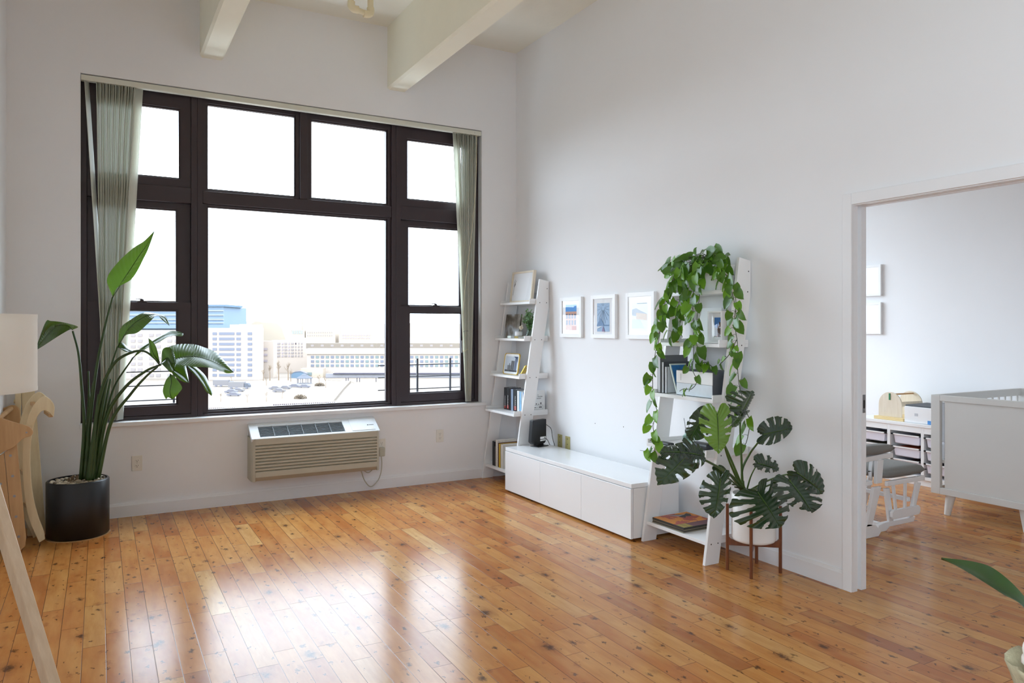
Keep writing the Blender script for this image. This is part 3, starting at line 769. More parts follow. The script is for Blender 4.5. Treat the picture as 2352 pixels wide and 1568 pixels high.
# fourth board: row of books, spines to the room
M['bkblack'] = pmat('book_black', '1b1c20', .45, .1); M['bkdark'] = pmat('book_dark_brown', '2b2224', .5, .1)
M['bkslate'] = pmat('book_slate_blue', '8fa0b8', .5, .2, 30); M['bkwhite'] = pmat('book_white', 'e6e9ea', .5, .03)
M['bksky'] = pmat('book_sky_blue', '8fbcdc', .5, .25, 40); M['bkblue'] = pmat('book_blue', '2f76b4', .5, .35, 40); M['red'] = pmat('red_mark', 'b33a30', .5, .05)
M['inkw'] = pmat('white_ink', 'f0f0f0', .5, .01)
def spine_book(label, px0, px1, h, depth, mat, word=None, mark=None, xs=-.212, z=None, lean=0.0, size=.02, word_mat='inkw'):
    z = SB[1] if z is None else z
    y1_, y0_ = onX(px0, 915, xs).y, onX(px1, 915, xs).y
    o = thing('book', (xs, (y0_ + y1_) / 2, z), label, 'book', None)
    T = Matrix.Translation((xs, (y0_ + y1_) / 2, z)) @ Matrix.Rotation(lean, 4, 'X')
    w_ = (y1_ - y0_) - .0006; c = min(.0015, w_ * .1)
    b = MB().box(0, .0016, -w_ / 2, w_ / 2, 0, h, T).box(0, depth, -w_ / 2, -w_ / 2 + c, 0, h, T).box(0, depth, w_ / 2 - c, w_ / 2, 0, h, T)
    b.obj('cover', mat, o)
    MB().box(.0016, depth - .003, -w_ / 2 + c, w_ / 2 - c, .003, h - .003, T).obj('pages', M['paper'], o)
    if word:
        text('spine_title', word, size, M[word_mat], T @ frame_mtx((-.0006, 0, h * .38), (0, 0, -1), (0, -1, 0)), o, squash=1.15)
    if mark:
        MB().box(-.0006, 0, -w_ * .28, w_ * .28, h * .05, h * .05 + w_ * .55, T).obj('spine_emblem', M[mark], o)
    return o
spine_book('black paperback at the left end of the row of upright books', 1157.6, 1162.6, .205, .125, M['bkblack'], 'MURAKAMI', 'red', size=.017)
spine_book('thick black paperback with a red emblem, second from the left of the upright books', 1162.8, 1169.9, .205, .125, M['bkblack'], 'MURAKAMI', 'red', size=.02)
spine_book('dark brown book between the thick black paperback and the slate blue book', 1170.1, 1173.4, .2, .125, M['bkdark'])
spine_book('slate blue hardback between the black books', 1173.6, 1178.8, .198, .13, M['bkslate'])
spine_book('thickest black paperback with a red emblem, next to the white book', 1179.1, 1187.3, .2, .125, M['bkblack'], 'MURAKAMI', 'red', size=.022)
spine_book('white book right of the thickest black paperback', 1187.6, 1192.6, .192, .13, M['bkwhite'])
spine_book('pale sky blue book between the two white books', 1192.9, 1197.6, .186, .13, M['bksky'])
spine_book('slim white book between the sky blue and deep blue books', 1197.8, 1200.8, .188, .13, M['bkwhite'])
spine_book('deep blue patterned book at the right end of the upright row', 1201, 1204.6, .184, .13, M['bkblue'])
ck = thing('book', (-.1, -.585, SB[1]), 'white book standing with its black printed cover turned out, behind the ladder post', 'book')
bx_, by_ = -.175, -.5785
MB().box(bx_, -.002, by_, by_ + .0015, SB[1], SB[1] + .2).box(bx_, -.002, by_ + .016, by_ + .0175, SB[1], SB[1] + .2).box(-.0035, -.002, by_, by_ + .0175, SB[1], SB[1] + .2).obj('cover', M['bkwhite'], ck)
MB().box(bx_ + .003, -.004, by_ + .0015, by_ + .016, SB[1] + .002, SB[1] + .197).obj('pages', M['paper'], ck)
fm = lambda x, z: frame_mtx((x, by_ - .0006, SB[1] + z), (1, 0, 0), (0, 0, 1))
text('cover_title', 'THE', .008, M['charcoal'], fm(-.078, .158), ck)
text('cover_title', 'TEUGERI', .014, M['charcoal'], fm(-.058, .143), ck)
text('cover_title', 'IDELEN', .014, M['charcoal'], fm(-.068, .126), ck)
b = MB()
zz = SB[1]
for a in ((-.13, -.022, .064, .0655), (-.13, -.022, .03, .0315), (-.0235, -.022, .03, .0655), (-.13, -.095, .042, .047), (-.085, -.08, .043, .048), (-.068, -.035, .042, .05), (-.06, -.04, .055, .057)):
    b.box(a[0], a[1], by_ - .0006, by_ - .0001, zz + a[2], zz + a[3])
b.box(-.1, -.09, by_ - .0006, by_ - .0001, zz + .072, zz + .082).box(-.08, -.064, by_ - .0006, by_ - .0001, zz + .072, zz + .076).box(-.052, -.042, by_ - .0006, by_ - .0001, zz + .072, zz + .09)
b.obj('cover_drawing', M['charcoal'], ck)
# bottom board of the corner shelf: magazines and albums, partly behind the cabinet
zb5 = SB[0]
M['striped'] = pmat('spine_black_white', '4a4640', .5, .8, 60); M['yellow'] = pmat('yellow_card', 'c8a21f', .5, .05); M['maroon'] = pmat('maroon_card', '5c1f1f', .5, .05)
M['dotw'] = pmat('white_dotted_card', 'd8d2c8', .5, .35, 90); M['spiral'] = pmat('off_white_card', 'cfcabf', .6, .03)
def low_book(label, px0, px1, ytop, mat, deep=.2):
    xs = -.31
    ya_, yb_ = onX(px0, 1040, xs).y, onX(px1, 1040, xs).y
    h = onX((px0 + px1) / 2, ytop, xs).z - zb5
    o = thing('book', (xs, (ya_ + yb_) / 2, zb5), label, 'book')
    w_ = ya_ - yb_ - .0006; ym = (ya_ + yb_) / 2; c = min(.0015, w_ * .12)
    MB().box(xs, xs + .0016, ym - w_ / 2, ym + w_ / 2, zb5, zb5 + h).box(xs, xs + deep, ym - w_ / 2, ym - w_ / 2 + c, zb5, zb5 + h).box(xs, xs + deep, ym + w_ / 2 - c, ym + w_ / 2, zb5, zb5 + h).obj('cover', mat, o)
    MB().box(xs + .0016, xs + deep - .003, ym - w_ / 2 + c, ym + w_ / 2 - c, zb5 + .002, zb5 + h - .004).obj('pages', M['paper'], o)
    return o
low_book('black and grey magazine at the left of the low shelf behind the cabinet', 1131, 1136, 1013, M['bkblack'])
low_book('thin speckled magazine beside the black magazine on the low shelf', 1136.2, 1138, 1025, M['striped'])
low_book('off-white album with a dotted spine on the low shelf', 1138.3, 1144, 1010, M['dotw'])
low_book('maroon book between the dotted album and the yellow book', 1144.2, 1145.6, 1017, M['maroon'])
low_book('yellow book on the low shelf beside the cabinet end', 1145.8, 1149.6, 1019, M['yellow'])
low_book('white magazine nearest the cabinet on the low shelf', 1149.9, 1156, 1021, M['spiral'])
# router
rt = thing('router', (-.3, -.72, bh), 'upright black router with a white sticker at the corner end of the cabinet', 'router')
Rm = Matrix.Translation((-.17, -.735, bh + .0008)) @ Matrix.Rotation(math.radians(17), 4, 'Z')
MB().prism([Rm @ Vector(p) for p in ((-.1, .03, .045), (-.07, .03, .02), (.075, .03, .02), (.095, .03, .045), (.095, .03, .235), (-.08, .03, .235))], Rm.to_3x3() @ Vector((0, -.045, 0))).obj('case', M['dark'], rt, .006)
MB().box(-.055, .085, -.05, .045, 0, .006, Rm).box(-.03, .06, -.012, .027, .006, .024, Rm).obj('foot', M['black'], rt, .002)
MB().box(.01, .085, -.0158, -.0152, .062, .082, Rm).box(.01, .085, -.0158, -.0152, .044, .056, Rm).obj('sticker', M['inkw'], rt)
MB().box(.064, .074, -.0164, -.0158, .067, .077, Rm).obj('sticker_mark', M['stem'], rt)
a0 = Rm @ Vector((.094, .01, .19))
pts = [a0, a0 + Vector((.035, .0, -.02)), onX(1266, 985, -.03), onX(1269, 1005, -.02), Vector((-.015, -.77, bh - .03)), Vector((-.012, -.775, .2))]
MB().tube(cr(pts, 30), .0028, 7).obj('cable', M['black'], rt)
a1 = Rm @ Vector((.094, .01, .06))
MB().tube(cr([a1, a1 + Vector((.03, 0, -.015)), Vector((-.04, a1.y - .02, bh + .005)), Vector((-.012, a1.y - .025, bh - .04))], 16), .0028, 7).obj('cable', M['black'], rt)

M['lgrey'] = pmat('light_grey_card', 'c3c5c9', .6, .02); M['pothl'] = leafmat('pothos_lit_leaf', '5f9427', '82b53a', .3, .4, .5)  # pothl: leaves caught by light, their brightness put into a yellower green
M['strelup'] = leafmat('strelitzia_lit_leaf', '35581c', '446c24', .28, .3, .6, 110); M['strel2'] = leafmat('strap_leaf', '22381c', '33512a', .35, .1, .5)  # strelup: lighter copy of the leaf, light put into its colour
M['plyyel'] = wood('yellow_pine', 'e2c58a', 'ecd4a0', .5, 1); M['peg'] = pmat('green_peg', '1f7a4c', .5, .05)

# ------------------------------------------------------------------ bird of paradise in the black pot
PX, PY, PR, PH = -3.691, -.395, .192, .388
bp = thing('bird_of_paradise', (PX, PY, 0), 'tall broad-leaved plant in a black cylinder pot left of the window', 'plant')
MB().lathe([(0, .006), (PR - .008, .006), (PR, .014), (PR, PH - .006), (PR - .006, PH), (PR - .016, PH), (PR - .016, PH - .05), (0, PH - .05)], (PX, PY, 0), 56).obj('pot', M['black'], bp, smooth=50)
MB().lathe([(0, 0), (PR + .004, 0), (PR + .006, .006), (PR - .01, .006)], (PX, PY, 0), 48).obj('saucer', M['plytan'], bp, smooth=40)
MB().lathe([(0, PH - .03), (PR - .016, PH - .03)], (PX, PY, 0), 40).obj('soil', M['soil'], bp)
rnd = random.Random(11)
b = MB()
M['pebmix'] = None
def pebmat():
    n = NT('river_pebbles'); bb = n.bsdf(Roughness=.55); g = n.n('ShaderNodeNewGeometry')
    n.l(n.ramp(g.outputs['Random Per Island'], [(0, lin('5d5348')), (.4, lin('96876f')), (.75, lin('b7a78d')), (1, lin('d8cdb8'))]), bb.inputs['Base Color']); return n.m
for k in range(230):
    a, r = rnd.uniform(0, 2 * PI), (PR - .03) * math.sqrt(rnd.random())
    c = Vector((PX + r * math.cos(a), PY + r * math.sin(a), PH - .016 + rnd.uniform(-.004, .010)))
    s = rnd.uniform(.008, .016); rot = rnd.uniform(0, PI)
    X = Matrix.Translation(c) @ Matrix.Rotation(rot, 4, 'Z') @ Matrix.Diagonal((s * 1.3, s, s * .6, 1))
    bmesh.ops.create_icosphere(b.bm, subdivisions=1, radius=1, matrix=X)
o = b.obj('pebbles', pebmat(), bp, smooth=180); o['kind'] = 'stuff'
b = MB()
for k in range(9):      # dry cut stalk stubs round the crown
    x, y = rnd.uniform(158, 214), rnd.uniform(1092, 1112)
    c = onY(x, y, PY + rnd.uniform(-.06, .05)); c.z = PH - .03
    h = rnd.uniform(.04, .085); d = Vector((rnd.uniform(-.03, .03), rnd.uniform(-.02, .02), h))
    w_ = Vector((rnd.uniform(.008, .014), .006, 0))
    b.prism([c - w_, c + w_, c + w_ * .8 + d, c - w_ * .5 + d * .8], (0, .006, 0))
b.obj('dry_stubs', wood('dry_husk', '5a4634', '8a7256', .8, 2), bp)
def stalk(pts, r0, r1, name='stalk', mat='stem', par=None):
    P = cr([onY(x, y, d) for x, y, d in pts], 34)
    n = len(P)
    return MB().tube(P, [r0 + (r1 - r0) * (i / (n - 1)) ** .8 for i in range(n)], 8).obj(name, M[mat], par, smooth=180)
def blade(mid, left, right, par, mat='strel', name='leaf', n=40, m=6, bow=.012):
    """leaf between two margins, with its midrib; every point is (px, py, Y)"""
    Mi, Le, Ri = (cr([onY(*p) for p in q], n) for q in (mid, left, right))
    rows = []
    for i in range(n):
        nr = (Le[i] - Mi[i]).cross(Ri[i] - Mi[i]); nr = nr.normalized() if nr.length > 1e-7 else Vector((0, -1, 0))
        row = []
        for k in range(m, 0, -1):
            t = k / m; row.append(Mi[i].lerp(Le[i], t) + nr * 0 + Vector((0, -bow * math.sin(t * PI), 0)))
        row.append(Mi[i])
        for k in range(1, m + 1):
            t = k / m; row.append(Mi[i].lerp(Ri[i], t) + Vector((0, -bow * math.sin(t * PI), 0)))
        rows.append(row)
    o = MB().grid(rows).obj(name, M[mat], par, smooth=180)
    MB().tube(Mi, [.004 * (1 - .8 * i / n) for i in range(n)], 6).obj('midrib', M['stem'], o, smooth=180)
    return o
A = PY
# (stalk, then blade) - upright leaf, painted in the lit green
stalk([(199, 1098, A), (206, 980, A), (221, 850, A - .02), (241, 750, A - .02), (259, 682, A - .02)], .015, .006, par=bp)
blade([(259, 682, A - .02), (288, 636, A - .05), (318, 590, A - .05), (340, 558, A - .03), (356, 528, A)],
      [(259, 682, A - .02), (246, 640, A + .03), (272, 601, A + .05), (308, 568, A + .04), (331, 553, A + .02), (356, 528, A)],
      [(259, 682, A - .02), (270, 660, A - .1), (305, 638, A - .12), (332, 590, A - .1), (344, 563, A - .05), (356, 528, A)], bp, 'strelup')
# left leaf drooping behind the lamp shade
stalk([(186, 1100, A), (193, 980, A), (187, 880, A), (180, 810, A), (167, 760, A + .02)], .014, .006, par=bp)
blade([(167, 757, A + .02), (150, 745, A), (125, 752, A - .03), (103, 775, A - .06), (80, 806, A - .08)],
      [(167, 757, A + .02), (179, 750, A - .1), (150, 741, A - .12), (118, 737, A - .12), (104, 741, A - .1), (80, 806, A - .08)],
      [(167, 757, A + .02), (160, 757, A + .05), (140, 768, A + .08), (118, 782, A + .06), (98, 795, A), (80, 806, A - .08)], bp)
# arching leaf in front of the left sash
stalk([(209, 1098, A), (222, 980, A), (243, 880, A - .04), (270, 795, A - .06)], .014, .005, par=bp)
blade([(271, 795, A - .06), (300, 750, A - .1), (335, 726, A - .12), (358, 722, A - .12), (377, 730, A - .12), (389, 748, A - .12)],
      [(271, 795, A - .06), (276, 755, A - .02), (300, 734, A - .02), (330, 718, A - .04), (358, 720, A - .06), (382, 728, A - .08), (389, 748, A - .12)],
      [(271, 795, A - .06), (288, 770, A - .16), (315, 764, A - .2), (342, 741, A - .2), (360, 724, A - .18), (372, 734, A - .16), (389, 748, A - .12)], bp)
# narrow folded leaf reaching right
stalk([(214, 1098, A + .03), (238, 980, A + .05), (262, 890, A + .07), (305, 822, A + .08)], .012, .005, par=bp)
blade([(305, 822, A + .08), (330, 798, A + .06), (360, 780, A + .05), (390, 766, A + .05), (421, 765, A + .05)],
      [(305, 822, A + .08), (322, 800, A + .08), (350, 781, A + .08), (388, 761, A + .09), (410, 761, A + .09), (421, 765, A + .05)],
      [(305, 822, A + .08), (335, 801, A + .0), (368, 784, A - .02), (392, 771, A - .02), (418, 772, A - .01), (421, 765, A + .05)], bp)
# long petiole looping over to the crown of drooping leaves
stalk([(204, 1098, A - .04), (215, 1010, A - .05), (232, 900, A - .08), (262, 835, A - .1), (300, 810, A - .12), (330, 806, A - .14), (352, 820, A - .16), (366, 836, A - .18)], .014, .006, par=bp)
stalk([(219, 1098, A - .03), (244, 960, A - .05), (287, 890, A - .1), (335, 852, A - .14), (370, 837, A - .18)], .016, .007, par=bp)
stalk([(226, 1096, A - .06), (255, 970, A - .08), (300, 905, A - .12), (335, 865, A - .16), (362, 842, A - .18)], .014, .006, par=bp)
Q = A - .18
blade([(370, 836, Q), (410, 822, Q - .05), (445, 818, Q - .08), (480, 826, Q - .1), (510, 840, Q - .1), (537, 855, Q - .1)],
      [(370, 836, Q), (374, 808, Q + .06), (400, 792, Q + .08), (440, 790, Q + .06), (468, 797, Q + .04), (500, 812, Q), (537, 855, Q - .1)],
      [(370, 836, Q), (400, 836, Q - .14), (440, 842, Q - .18), (480, 844, Q - .18), (508, 852, Q - .15), (522, 857, Q - .12), (537, 855, Q - .1)], bp)
blade([(424, 834, Q - .1), (448, 850, Q - .13), (466, 874, Q - .15), (477, 893, Q - .15), (486, 909, Q - .15)],
      [(424, 834, Q - .1), (444, 838, Q - .08), (470, 860, Q - .1), (481, 882, Q - .12), (488, 900, Q - .14), (486, 909, Q - .15)],
      [(424, 834, Q - .1), (436, 850, Q - .17), (452, 866, Q - .19), (464, 882, Q - .19), (474, 899, Q - .17), (486, 909, Q - .15)], bp)
blade([(370, 835, Q), (385, 822, Q - .1), (396, 838, Q - .12), (400, 852, Q - .12)],
      [(370, 835, Q), (374, 802, Q - .06), (393, 800, Q - .08), (404, 828, Q - .1), (400, 852, Q - .12)],
      [(370, 835, Q), (372, 836, Q - .14), (384, 848, Q - .16), (392, 855, Q - .15), (400, 852, Q - .12)], bp)
blade([(391, 858, Q - .12), (394, 878, Q - .14), (390, 898, Q - .14), (396, 917, Q - .14)],
      [(391, 858, Q - .12), (380, 875, Q - .09), (374, 898, Q - .08), (381, 916, Q - .1), (386, 912, Q - .12), (396, 917, Q - .14)],
      [(391, 858, Q - .12), (402, 866, Q - .18), (418, 889, Q - .2), (410, 903, Q - .19), (402, 912, Q - .16), (396, 917, Q - .14)], bp)
blade([(396, 846, Q - .06), (410, 856, Q - .08), (424, 866, Q - .08), (434, 879, Q - .08)],
      [(396, 846, Q - .06), (405, 832, Q - .02), (424, 836, Q - .02), (431, 858, Q - .04), (434, 879, Q - .08)],
      [(396, 846, Q - .06), (393, 853, Q - .1), (404, 866, Q - .12), (420, 876, Q - .11), (434, 879, Q - .08)], bp)
blade([(367, 832, Q), (354, 815, Q - .02), (346, 795, Q - .02), (341, 776, Q)],
      [(367, 832, Q), (356, 826, Q + .02), (345, 812, Q + .03), (342, 792, Q + .02), (341, 776, Q)],
      [(367, 832, Q), (362, 808, Q - .04), (357, 793, Q - .05), (349, 783, Q - .04), (341, 776, Q)], bp)
blade([(271, 797, A - .06), (286, 800, A - .1), (298, 806, A - .12), (310, 806, A - .12)],
      [(271, 797, A - .06), (280, 786, A - .04), (293, 797, A - .06), (302, 804, A - .1), (310, 806, A - .12)],
      [(271, 797, A - .06), (277, 801, A - .12), (289, 808, A - .15), (302, 808, A - .14), (310, 806, A - .12)], bp)
# sheathed main stalks rising from the pot
for pts, r in (([(196, 1100, A), (203, 1000, A), (212, 900, A), (222, 855, A)], .021), ([(210, 1102, A - .05), (222, 1000, A - .05), (240, 905, A - .06), (251, 845, A - .06)], .022),
               ([(203, 1102, A - .07), (213, 1020, A - .08), (221, 950, A - .08), (226, 905, A - .08)], .02), ([(217, 1100, A + .04), (228, 1000, A + .04), (240, 940, A + .03), (254, 870, A + .03)], .018), ([(190, 1099, A + .04), (199, 1000, A + .05), (204, 920, A + .05), (203, 852, A + .05)], .013)):
    stalk(pts, r, .006, par=bp)

# ------------------------------------------------------------------ tripod lamp, left edge
LX, LY, LR = -3.918, -3.70, .194
lz0, lz1 = 1.252, 1.479
lamp = thing('floor_lamp', (LX, LY, 0), 'pale wooden tripod floor lamp with a white drum shade', 'lamp')
MB().lathe([(LR, lz0), (LR, lz1), (LR - .003, lz1), (LR - .003, lz0), (LR, lz0)], (LX, LY, 0), 72).obj('lamp_shade', M['shade'], lamp, smooth=40)
for z in (lz0, lz1 - .012): MB().lathe([(LR + .0008, z), (LR + .0008, z + .012)], (LX, LY, 0), 72).obj('shade_trim', M['shade'], lamp, smooth=40)
MB().lathe([(0, 1.2), (.035, 1.2), (.035, 1.25), (.016, 1.255), (.016, 1.33), (0, 1.33)], (LX, LY, 0), 24).obj('socket', M['steel'], lamp, smooth=40)
MB().lathe([(0, 1.33), (.02, 1.335), (.034, 1.37), (.025, 1.405), (0, 1.415)], (LX, LY, 0), 20).obj('bulb', M['paper'], lamp, smooth=60)
b = MB()
for k in range(3):
    a = k * 2 * PI / 3; b.tube([(LX, LY, 1.255), (LX + (LR - .003) * math.cos(a), LY + (LR - .003) * math.sin(a), 1.255)], .002, 6)
b.obj('shade_spider', M['steel'], lamp)
for dx, dy in ((.352, -.24), (.03, .40), (-.15, -.33)):
    top = Vector((LX, LY, 1.235)); bot = Vector((LX + dx, LY + dy, 0)); d = (bot - top).normalized()
    s = d.cross(Vector((0, 0, 1))).normalized() * .021; u = d.cross(s).normalized() * .013
    top2 = top + Vector((dx, dy, 0)).normalized() * .02
    MB().prism([top2 - s - u, top2 + s - u, top2 + s + u, top2 - s + u], bot - top2).obj('leg', M['ashleg'], lamp, .004)

# ------------------------------------------------------------------ folded plywood play pieces stacked in the left corner
def px_prism(b, pts, Y, th):
    b.prism([onY(x, y, Y) for x, y in pts], (0, th, 0)); return b
def smooth_px(pts, n):
    return [(p.x, p.y) for p in cr([(x, y, 0) for x, y in pts], n)]
# crescent-shaped rocker: two parallel curved sides joined by slats
rk = thing('arch_rocker', (-3.95, -.5, 0), 'pale plywood arch climber standing on end beside the black pot', 'climbing toy')
outer = [(90, 1246), (68, 1196), (56, 1139), (51, 1070), (53, 1009), (65, 955), (82, 924), (101, 910), (117, 919), (125, 934), (123, 958)]
inner = [(114, 947), (102, 942), (89, 951), (76, 982), (70, 1030), (70, 1084), (76, 1139), (88, 1186), (101, 1220), (103, 1238)]
pl = smooth_px(outer, 36) + smooth_px(inner, 30)
px_prism(MB(), pl, -.55, .018).obj('side_panel', M['ply'], rk, .003)
pl2 = [(x - 13 - (y - 1080) * .002, y - 10) for x, y in pl]
px_prism(MB(), pl2, -.38, .018).obj('side_panel', M['ply'], rk, .003)
for x, y in ((117, 954), (86, 935), (64, 1005), (61, 1090), (70, 1165), (92, 1222)):
    p = onY(x, y, -.53); q = onY(x - 12, y - 9, -.38)
    MB().prism([p + Vector((-.012, 0, -.012)), p + Vector((.012, 0, -.012)), p + Vector((.012, 0, .012)), p + Vector((-.012, 0, .012))], q - p).obj('slat', M['plytan'], rk, .003)
# tall slats leaning in the corner
bd = thing('plywood_board', (-3.98, -.2, 0), 'tall narrow plywood board leaning upright behind the arch climber', 'board')
Zf = lambda x, y, Y: onY(x, y, Y)
c0 = onY(86, 1060, -.2); c0.z = 0
P0 = Vector((c0.x, -.27, 0)); P1 = onY(64, 896, -.08)
MB().prism([P0 + Vector((-.055, 0, 0)), P0 + Vector((.055, 0, 0)), P1 + Vector((.04, 0, 0)), P1 + Vector((-.04, 0, 0))], (0, .02, 0)).obj('board', M['ply'], bd, .004)
# folding frame with slats and a rounded arm
sl_ = thing('slatted_frame', (-4.02, -.62, 0), 'tan slatted wooden frame with a pointed arm and screw heads, at the left edge', 'climbing toy')
def slat(pts, name, mat='plytan', Y=-.64): return px_prism(MB(), pts, Y, .016).obj(name, M[mat], sl_, .003)
slat([(10, 1038), (39, 1020), (60, 1235), (58, 1254), (48, 1263), (37, 1262), (30, 1250), (25, 1200)], 'slat')
slat([(-25, 1060), (9, 1040), (29, 1243), (20, 1254), (-6, 1258), (-10, 1230)], 'slat')
arm = smooth_px([(-20, 954), (0, 959), (30, 969), (60, 977), (72, 984), (76, 993), (70, 1001), (55, 1006), (45, 1014), (30, 1028), (10, 1036), (0, 1043), (-20, 1050)], 40)
slat(arm, 'arm', 'ply2' if 'ply2' in M else 'plytan', -.665)
for x, y in ((24, 1046), (29, 1093), (33, 1139), (37, 1186), (43, 1232), (1, 1111), (5, 1158)):
    p = onY(x, y, -.64); MB().tube([p + Vector((0, -.0015, 0)), p + Vector((0, .002, 0))], .0085, 12).obj('screw', M['steel'], sl_)
p = onY(61, 993, -.665); MB().tube([p + Vector((0, -.0015, 0)), p + Vector((0, .002, 0))], .006, 10).obj('screw', M['steel'], sl_)
rg = [onY(-20, 975, -.5), onY(25, 938, -.2)]
MB().tube(rg, .016, 12).obj('rung', M['plytan'], sl_, smooth=60)
bk = px_prism(MB(), smooth_px([(-20, 1000), (-20, 950), (10, 936), (30, 930), (44, 940), (46, 975), (30, 1000)], 20), -.19, .016).obj('rear_panel', M['plytan'], sl_, .003)
b = MB(); b.tube([onY(20, 1250, -.62), Vector((onY(20, 1250, -.62).x, -.25, .02))], .012, 8).obj('rung', M['plytan'], sl_, smooth=60)
pp_ = thing('wooden_post', (-4.05, -.1, 0), 'slim pale wooden post upright in the corner, under the lamp shade', 'post')
q = onY(44, 940, -.1)
MB().box(q.x - .022, q.x + .012, -.135, -.1, 0, 1.12).obj('post', M['ply'], pp_, .003)
MB().tube([(q.x - .03, -.118, .92), (q.x - .01, -.118, .92)], .014, 10).obj('bolt', M['ply'], pp_)

# ------------------------------------------------------------------ things on the ladder shelf by the doorway
Y2i = (S2y[0] + .034, S2y[1] - .034)
# white square planter with trailing pothos
pt = thing('trailing_pothos', (-.09, -2.745, SB[4]), 'trailing heart-leaved plant in a white square pot on top of a ladder shelf', 'plant')
def lerp2(z): return None
py0, py1 = onX(1652, 640, -.155).y, onX(1592, 640, -.155).y
zt = SB[4]
b = MB(); hh = .165
def ring(e, z, t=0): return [(-.155 + t - e, py0 + t - e, z), (-.02 - t + e * .0, py0 + t - e, z), (-.02 - t, py1 - t + e, z), (-.155 + t - e, py1 - t + e, z)]
V = [[b.bm.verts.new(p) for p in r] for r in (ring(-.012, zt), ring(.006, zt + hh), ring(.006, zt + hh, .012), ring(-.004, zt + hh - .04, .012))]
for r0, r1 in zip(V, V[1:]):
    for i in range(4): b.face([r0[i], r0[(i + 1) % 4], r1[(i + 1) % 4], r1[i]])
b.face(list(reversed(V[0]))); b.face(V[-1])
b.obj('planter', M['potw'], pt, .004)
MB().box(-.135, -.04, py0 + .02, py1 - .02, zt + hh - .04, zt + hh - .025).obj('soil', M['soil'], pt)
vines, foliage, lightf = MB(), MB(), MB()
rnd = random.Random(5)
core = Vector((-.09, (py0 + py1) / 2, zt + hh - .02))
def hleaf(b, base, d, n, ln):
    add_leaf(b, base, d, n, ln, ln * .78, cup=.18, heart=1)
def vine(pts, X0, X1, dens=1.0, rmin=.06, rmax=.09, r=.0022, start=0):
    P = [core.copy()] if start == 0 else []
    n = len(pts)
    for i, (x, y) in enumerate(pts):
        t = i / max(1, n - 1); P.append(onX(x, y, X0 + (X1 - X0) * t))
    C_ = cr(P, int(10 * len(P)))
    vines.tube(C_, r, 6)
    L = sum((C_[i + 1] - C_[i]).length for i in range(len(C_) - 1)); acc = rnd.uniform(0, .03)
    for i in range(4, len(C_) - 1):
        seg = (C_[i + 1] - C_[i]); acc += seg.length
        if acc > .039 / dens:
            acc = 0
            side = Vector((rnd.uniform(-.9, .1), rnd.choice((-1, 1)) * rnd.uniform(.4, 1), rnd.uniform(-.2, .4))).normalized()
            pe = C_[i] + side * rnd.uniform(.012, .035)
            vines.tube([C_[i], (C_[i] + pe) / 2 + Vector((0, 0, .006)), pe], .0011, 5)
            d = (Vector((side.x * .5, side.y * .7, 0)) + Vector((0, 0, -rnd.uniform(.6, 1.3)))).normalized()
            nn = Vector((-1, rnd.uniform(-.8, .9), rnd.uniform(-.1, .6)))
            hleaf(foliage if rnd.random() < .62 else lightf, pe, d, nn, rnd.uniform(rmin, rmax))
vine([(1580, 610), (1545, 645), (1525, 700), (1515, 760), (1507, 800), (1500, 850), (1500, 900), (1506, 930)], -.24, -.40, 1.25)
vine([(1585, 605), (1550, 640), (1530, 690), (1520, 740), (1512, 790)], -.22, -.36, 1.25)
vine([(1505, 930), (1510, 950), (1500, 975), (1502, 1000), (1493, 1012)], -.39, -.40, .9, start=1)
vine([(1503, 1000), (1512, 1022), (1496, 1036), (1470, 1034)], -.40, -.41, .8, start=1, r=.0014)
vine([(1590, 618), (1570, 655), (1556, 710), (1545, 760), (1538, 790)], -.22, -.30, 1.0)
vine([(1590, 618), (1578, 655), (1575, 710), (1562, 745), (1567, 775)], -.20, -.27, .9)
vine([(1603, 615), (1592, 680), (1593, 760), (1593, 815), (1590, 845)], -.24, -.30, 1.2)
vine([(1588, 845), (1600, 875), (1588, 893), (1570, 893), (1561, 898)], -.31, -.32, .8, start=1, r=.002, rmin=.04, rmax=.06)
vine([(1612, 612), (1609, 660), (1601, 730), (1600, 790), (1612, 800)], -.23, -.27, 1.1)
vine([(1594, 815), (1605, 835), (1620, 832), (1636, 842), (1640, 846)], -.29, -.22, 1.5, start=1, rmin=.045, rmax=.06)
vine([(1655, 618), (1680, 650), (1690, 690), (1687, 740), (1694, 790), (1694, 840), (1698, 885), (1706, 915)], -.21, -.26, 1.15)
vine([(1650, 620), (1675, 655), (1688, 700), (1692, 745)], -.20, -.26, .9)
vine([(1706, 915), (1714, 945), (1722, 965), (1720, 990), (1712, 1020), (1700, 1020)], -.25, -.22, .7, start=1, r=.002)
vine([(1692, 780), (1676, 812), (1660, 830), (1652, 838)], -.28, -.2, .8, start=1, rmin=.035, rmax=.055)
for x, y, tx, ty in ((1555, 615, 1519, 619), (1570, 597, 1545, 611), (1588, 590, 1575, 592), (1597, 585, 1597, 570), (1606, 590, 1612, 574), (1625, 582, 1640, 572), (1640, 572, 1656, 583), (1660, 595, 1672, 583), (1668, 597, 1674, 615), (1645, 590, 1662, 600), (1612, 596, 1600, 608), (1628, 590, 1631, 610), (1555, 630, 1534, 645), (1600, 600, 1585, 615)):
    X0 = rnd.uniform(-.2, -.06); p = onX(x, y, X0); q = onX(tx, ty, X0 - .03)
    vines.tube(cr([core, (core + p) / 2 + Vector((0, 0, .05)), p], 10), .0018, 5)
    hleaf(foliage, p, q - p, Vector((-1, rnd.uniform(-.5, .5), rnd.uniform(.2, 1))), max(.06, (q - p).length * 1.1))
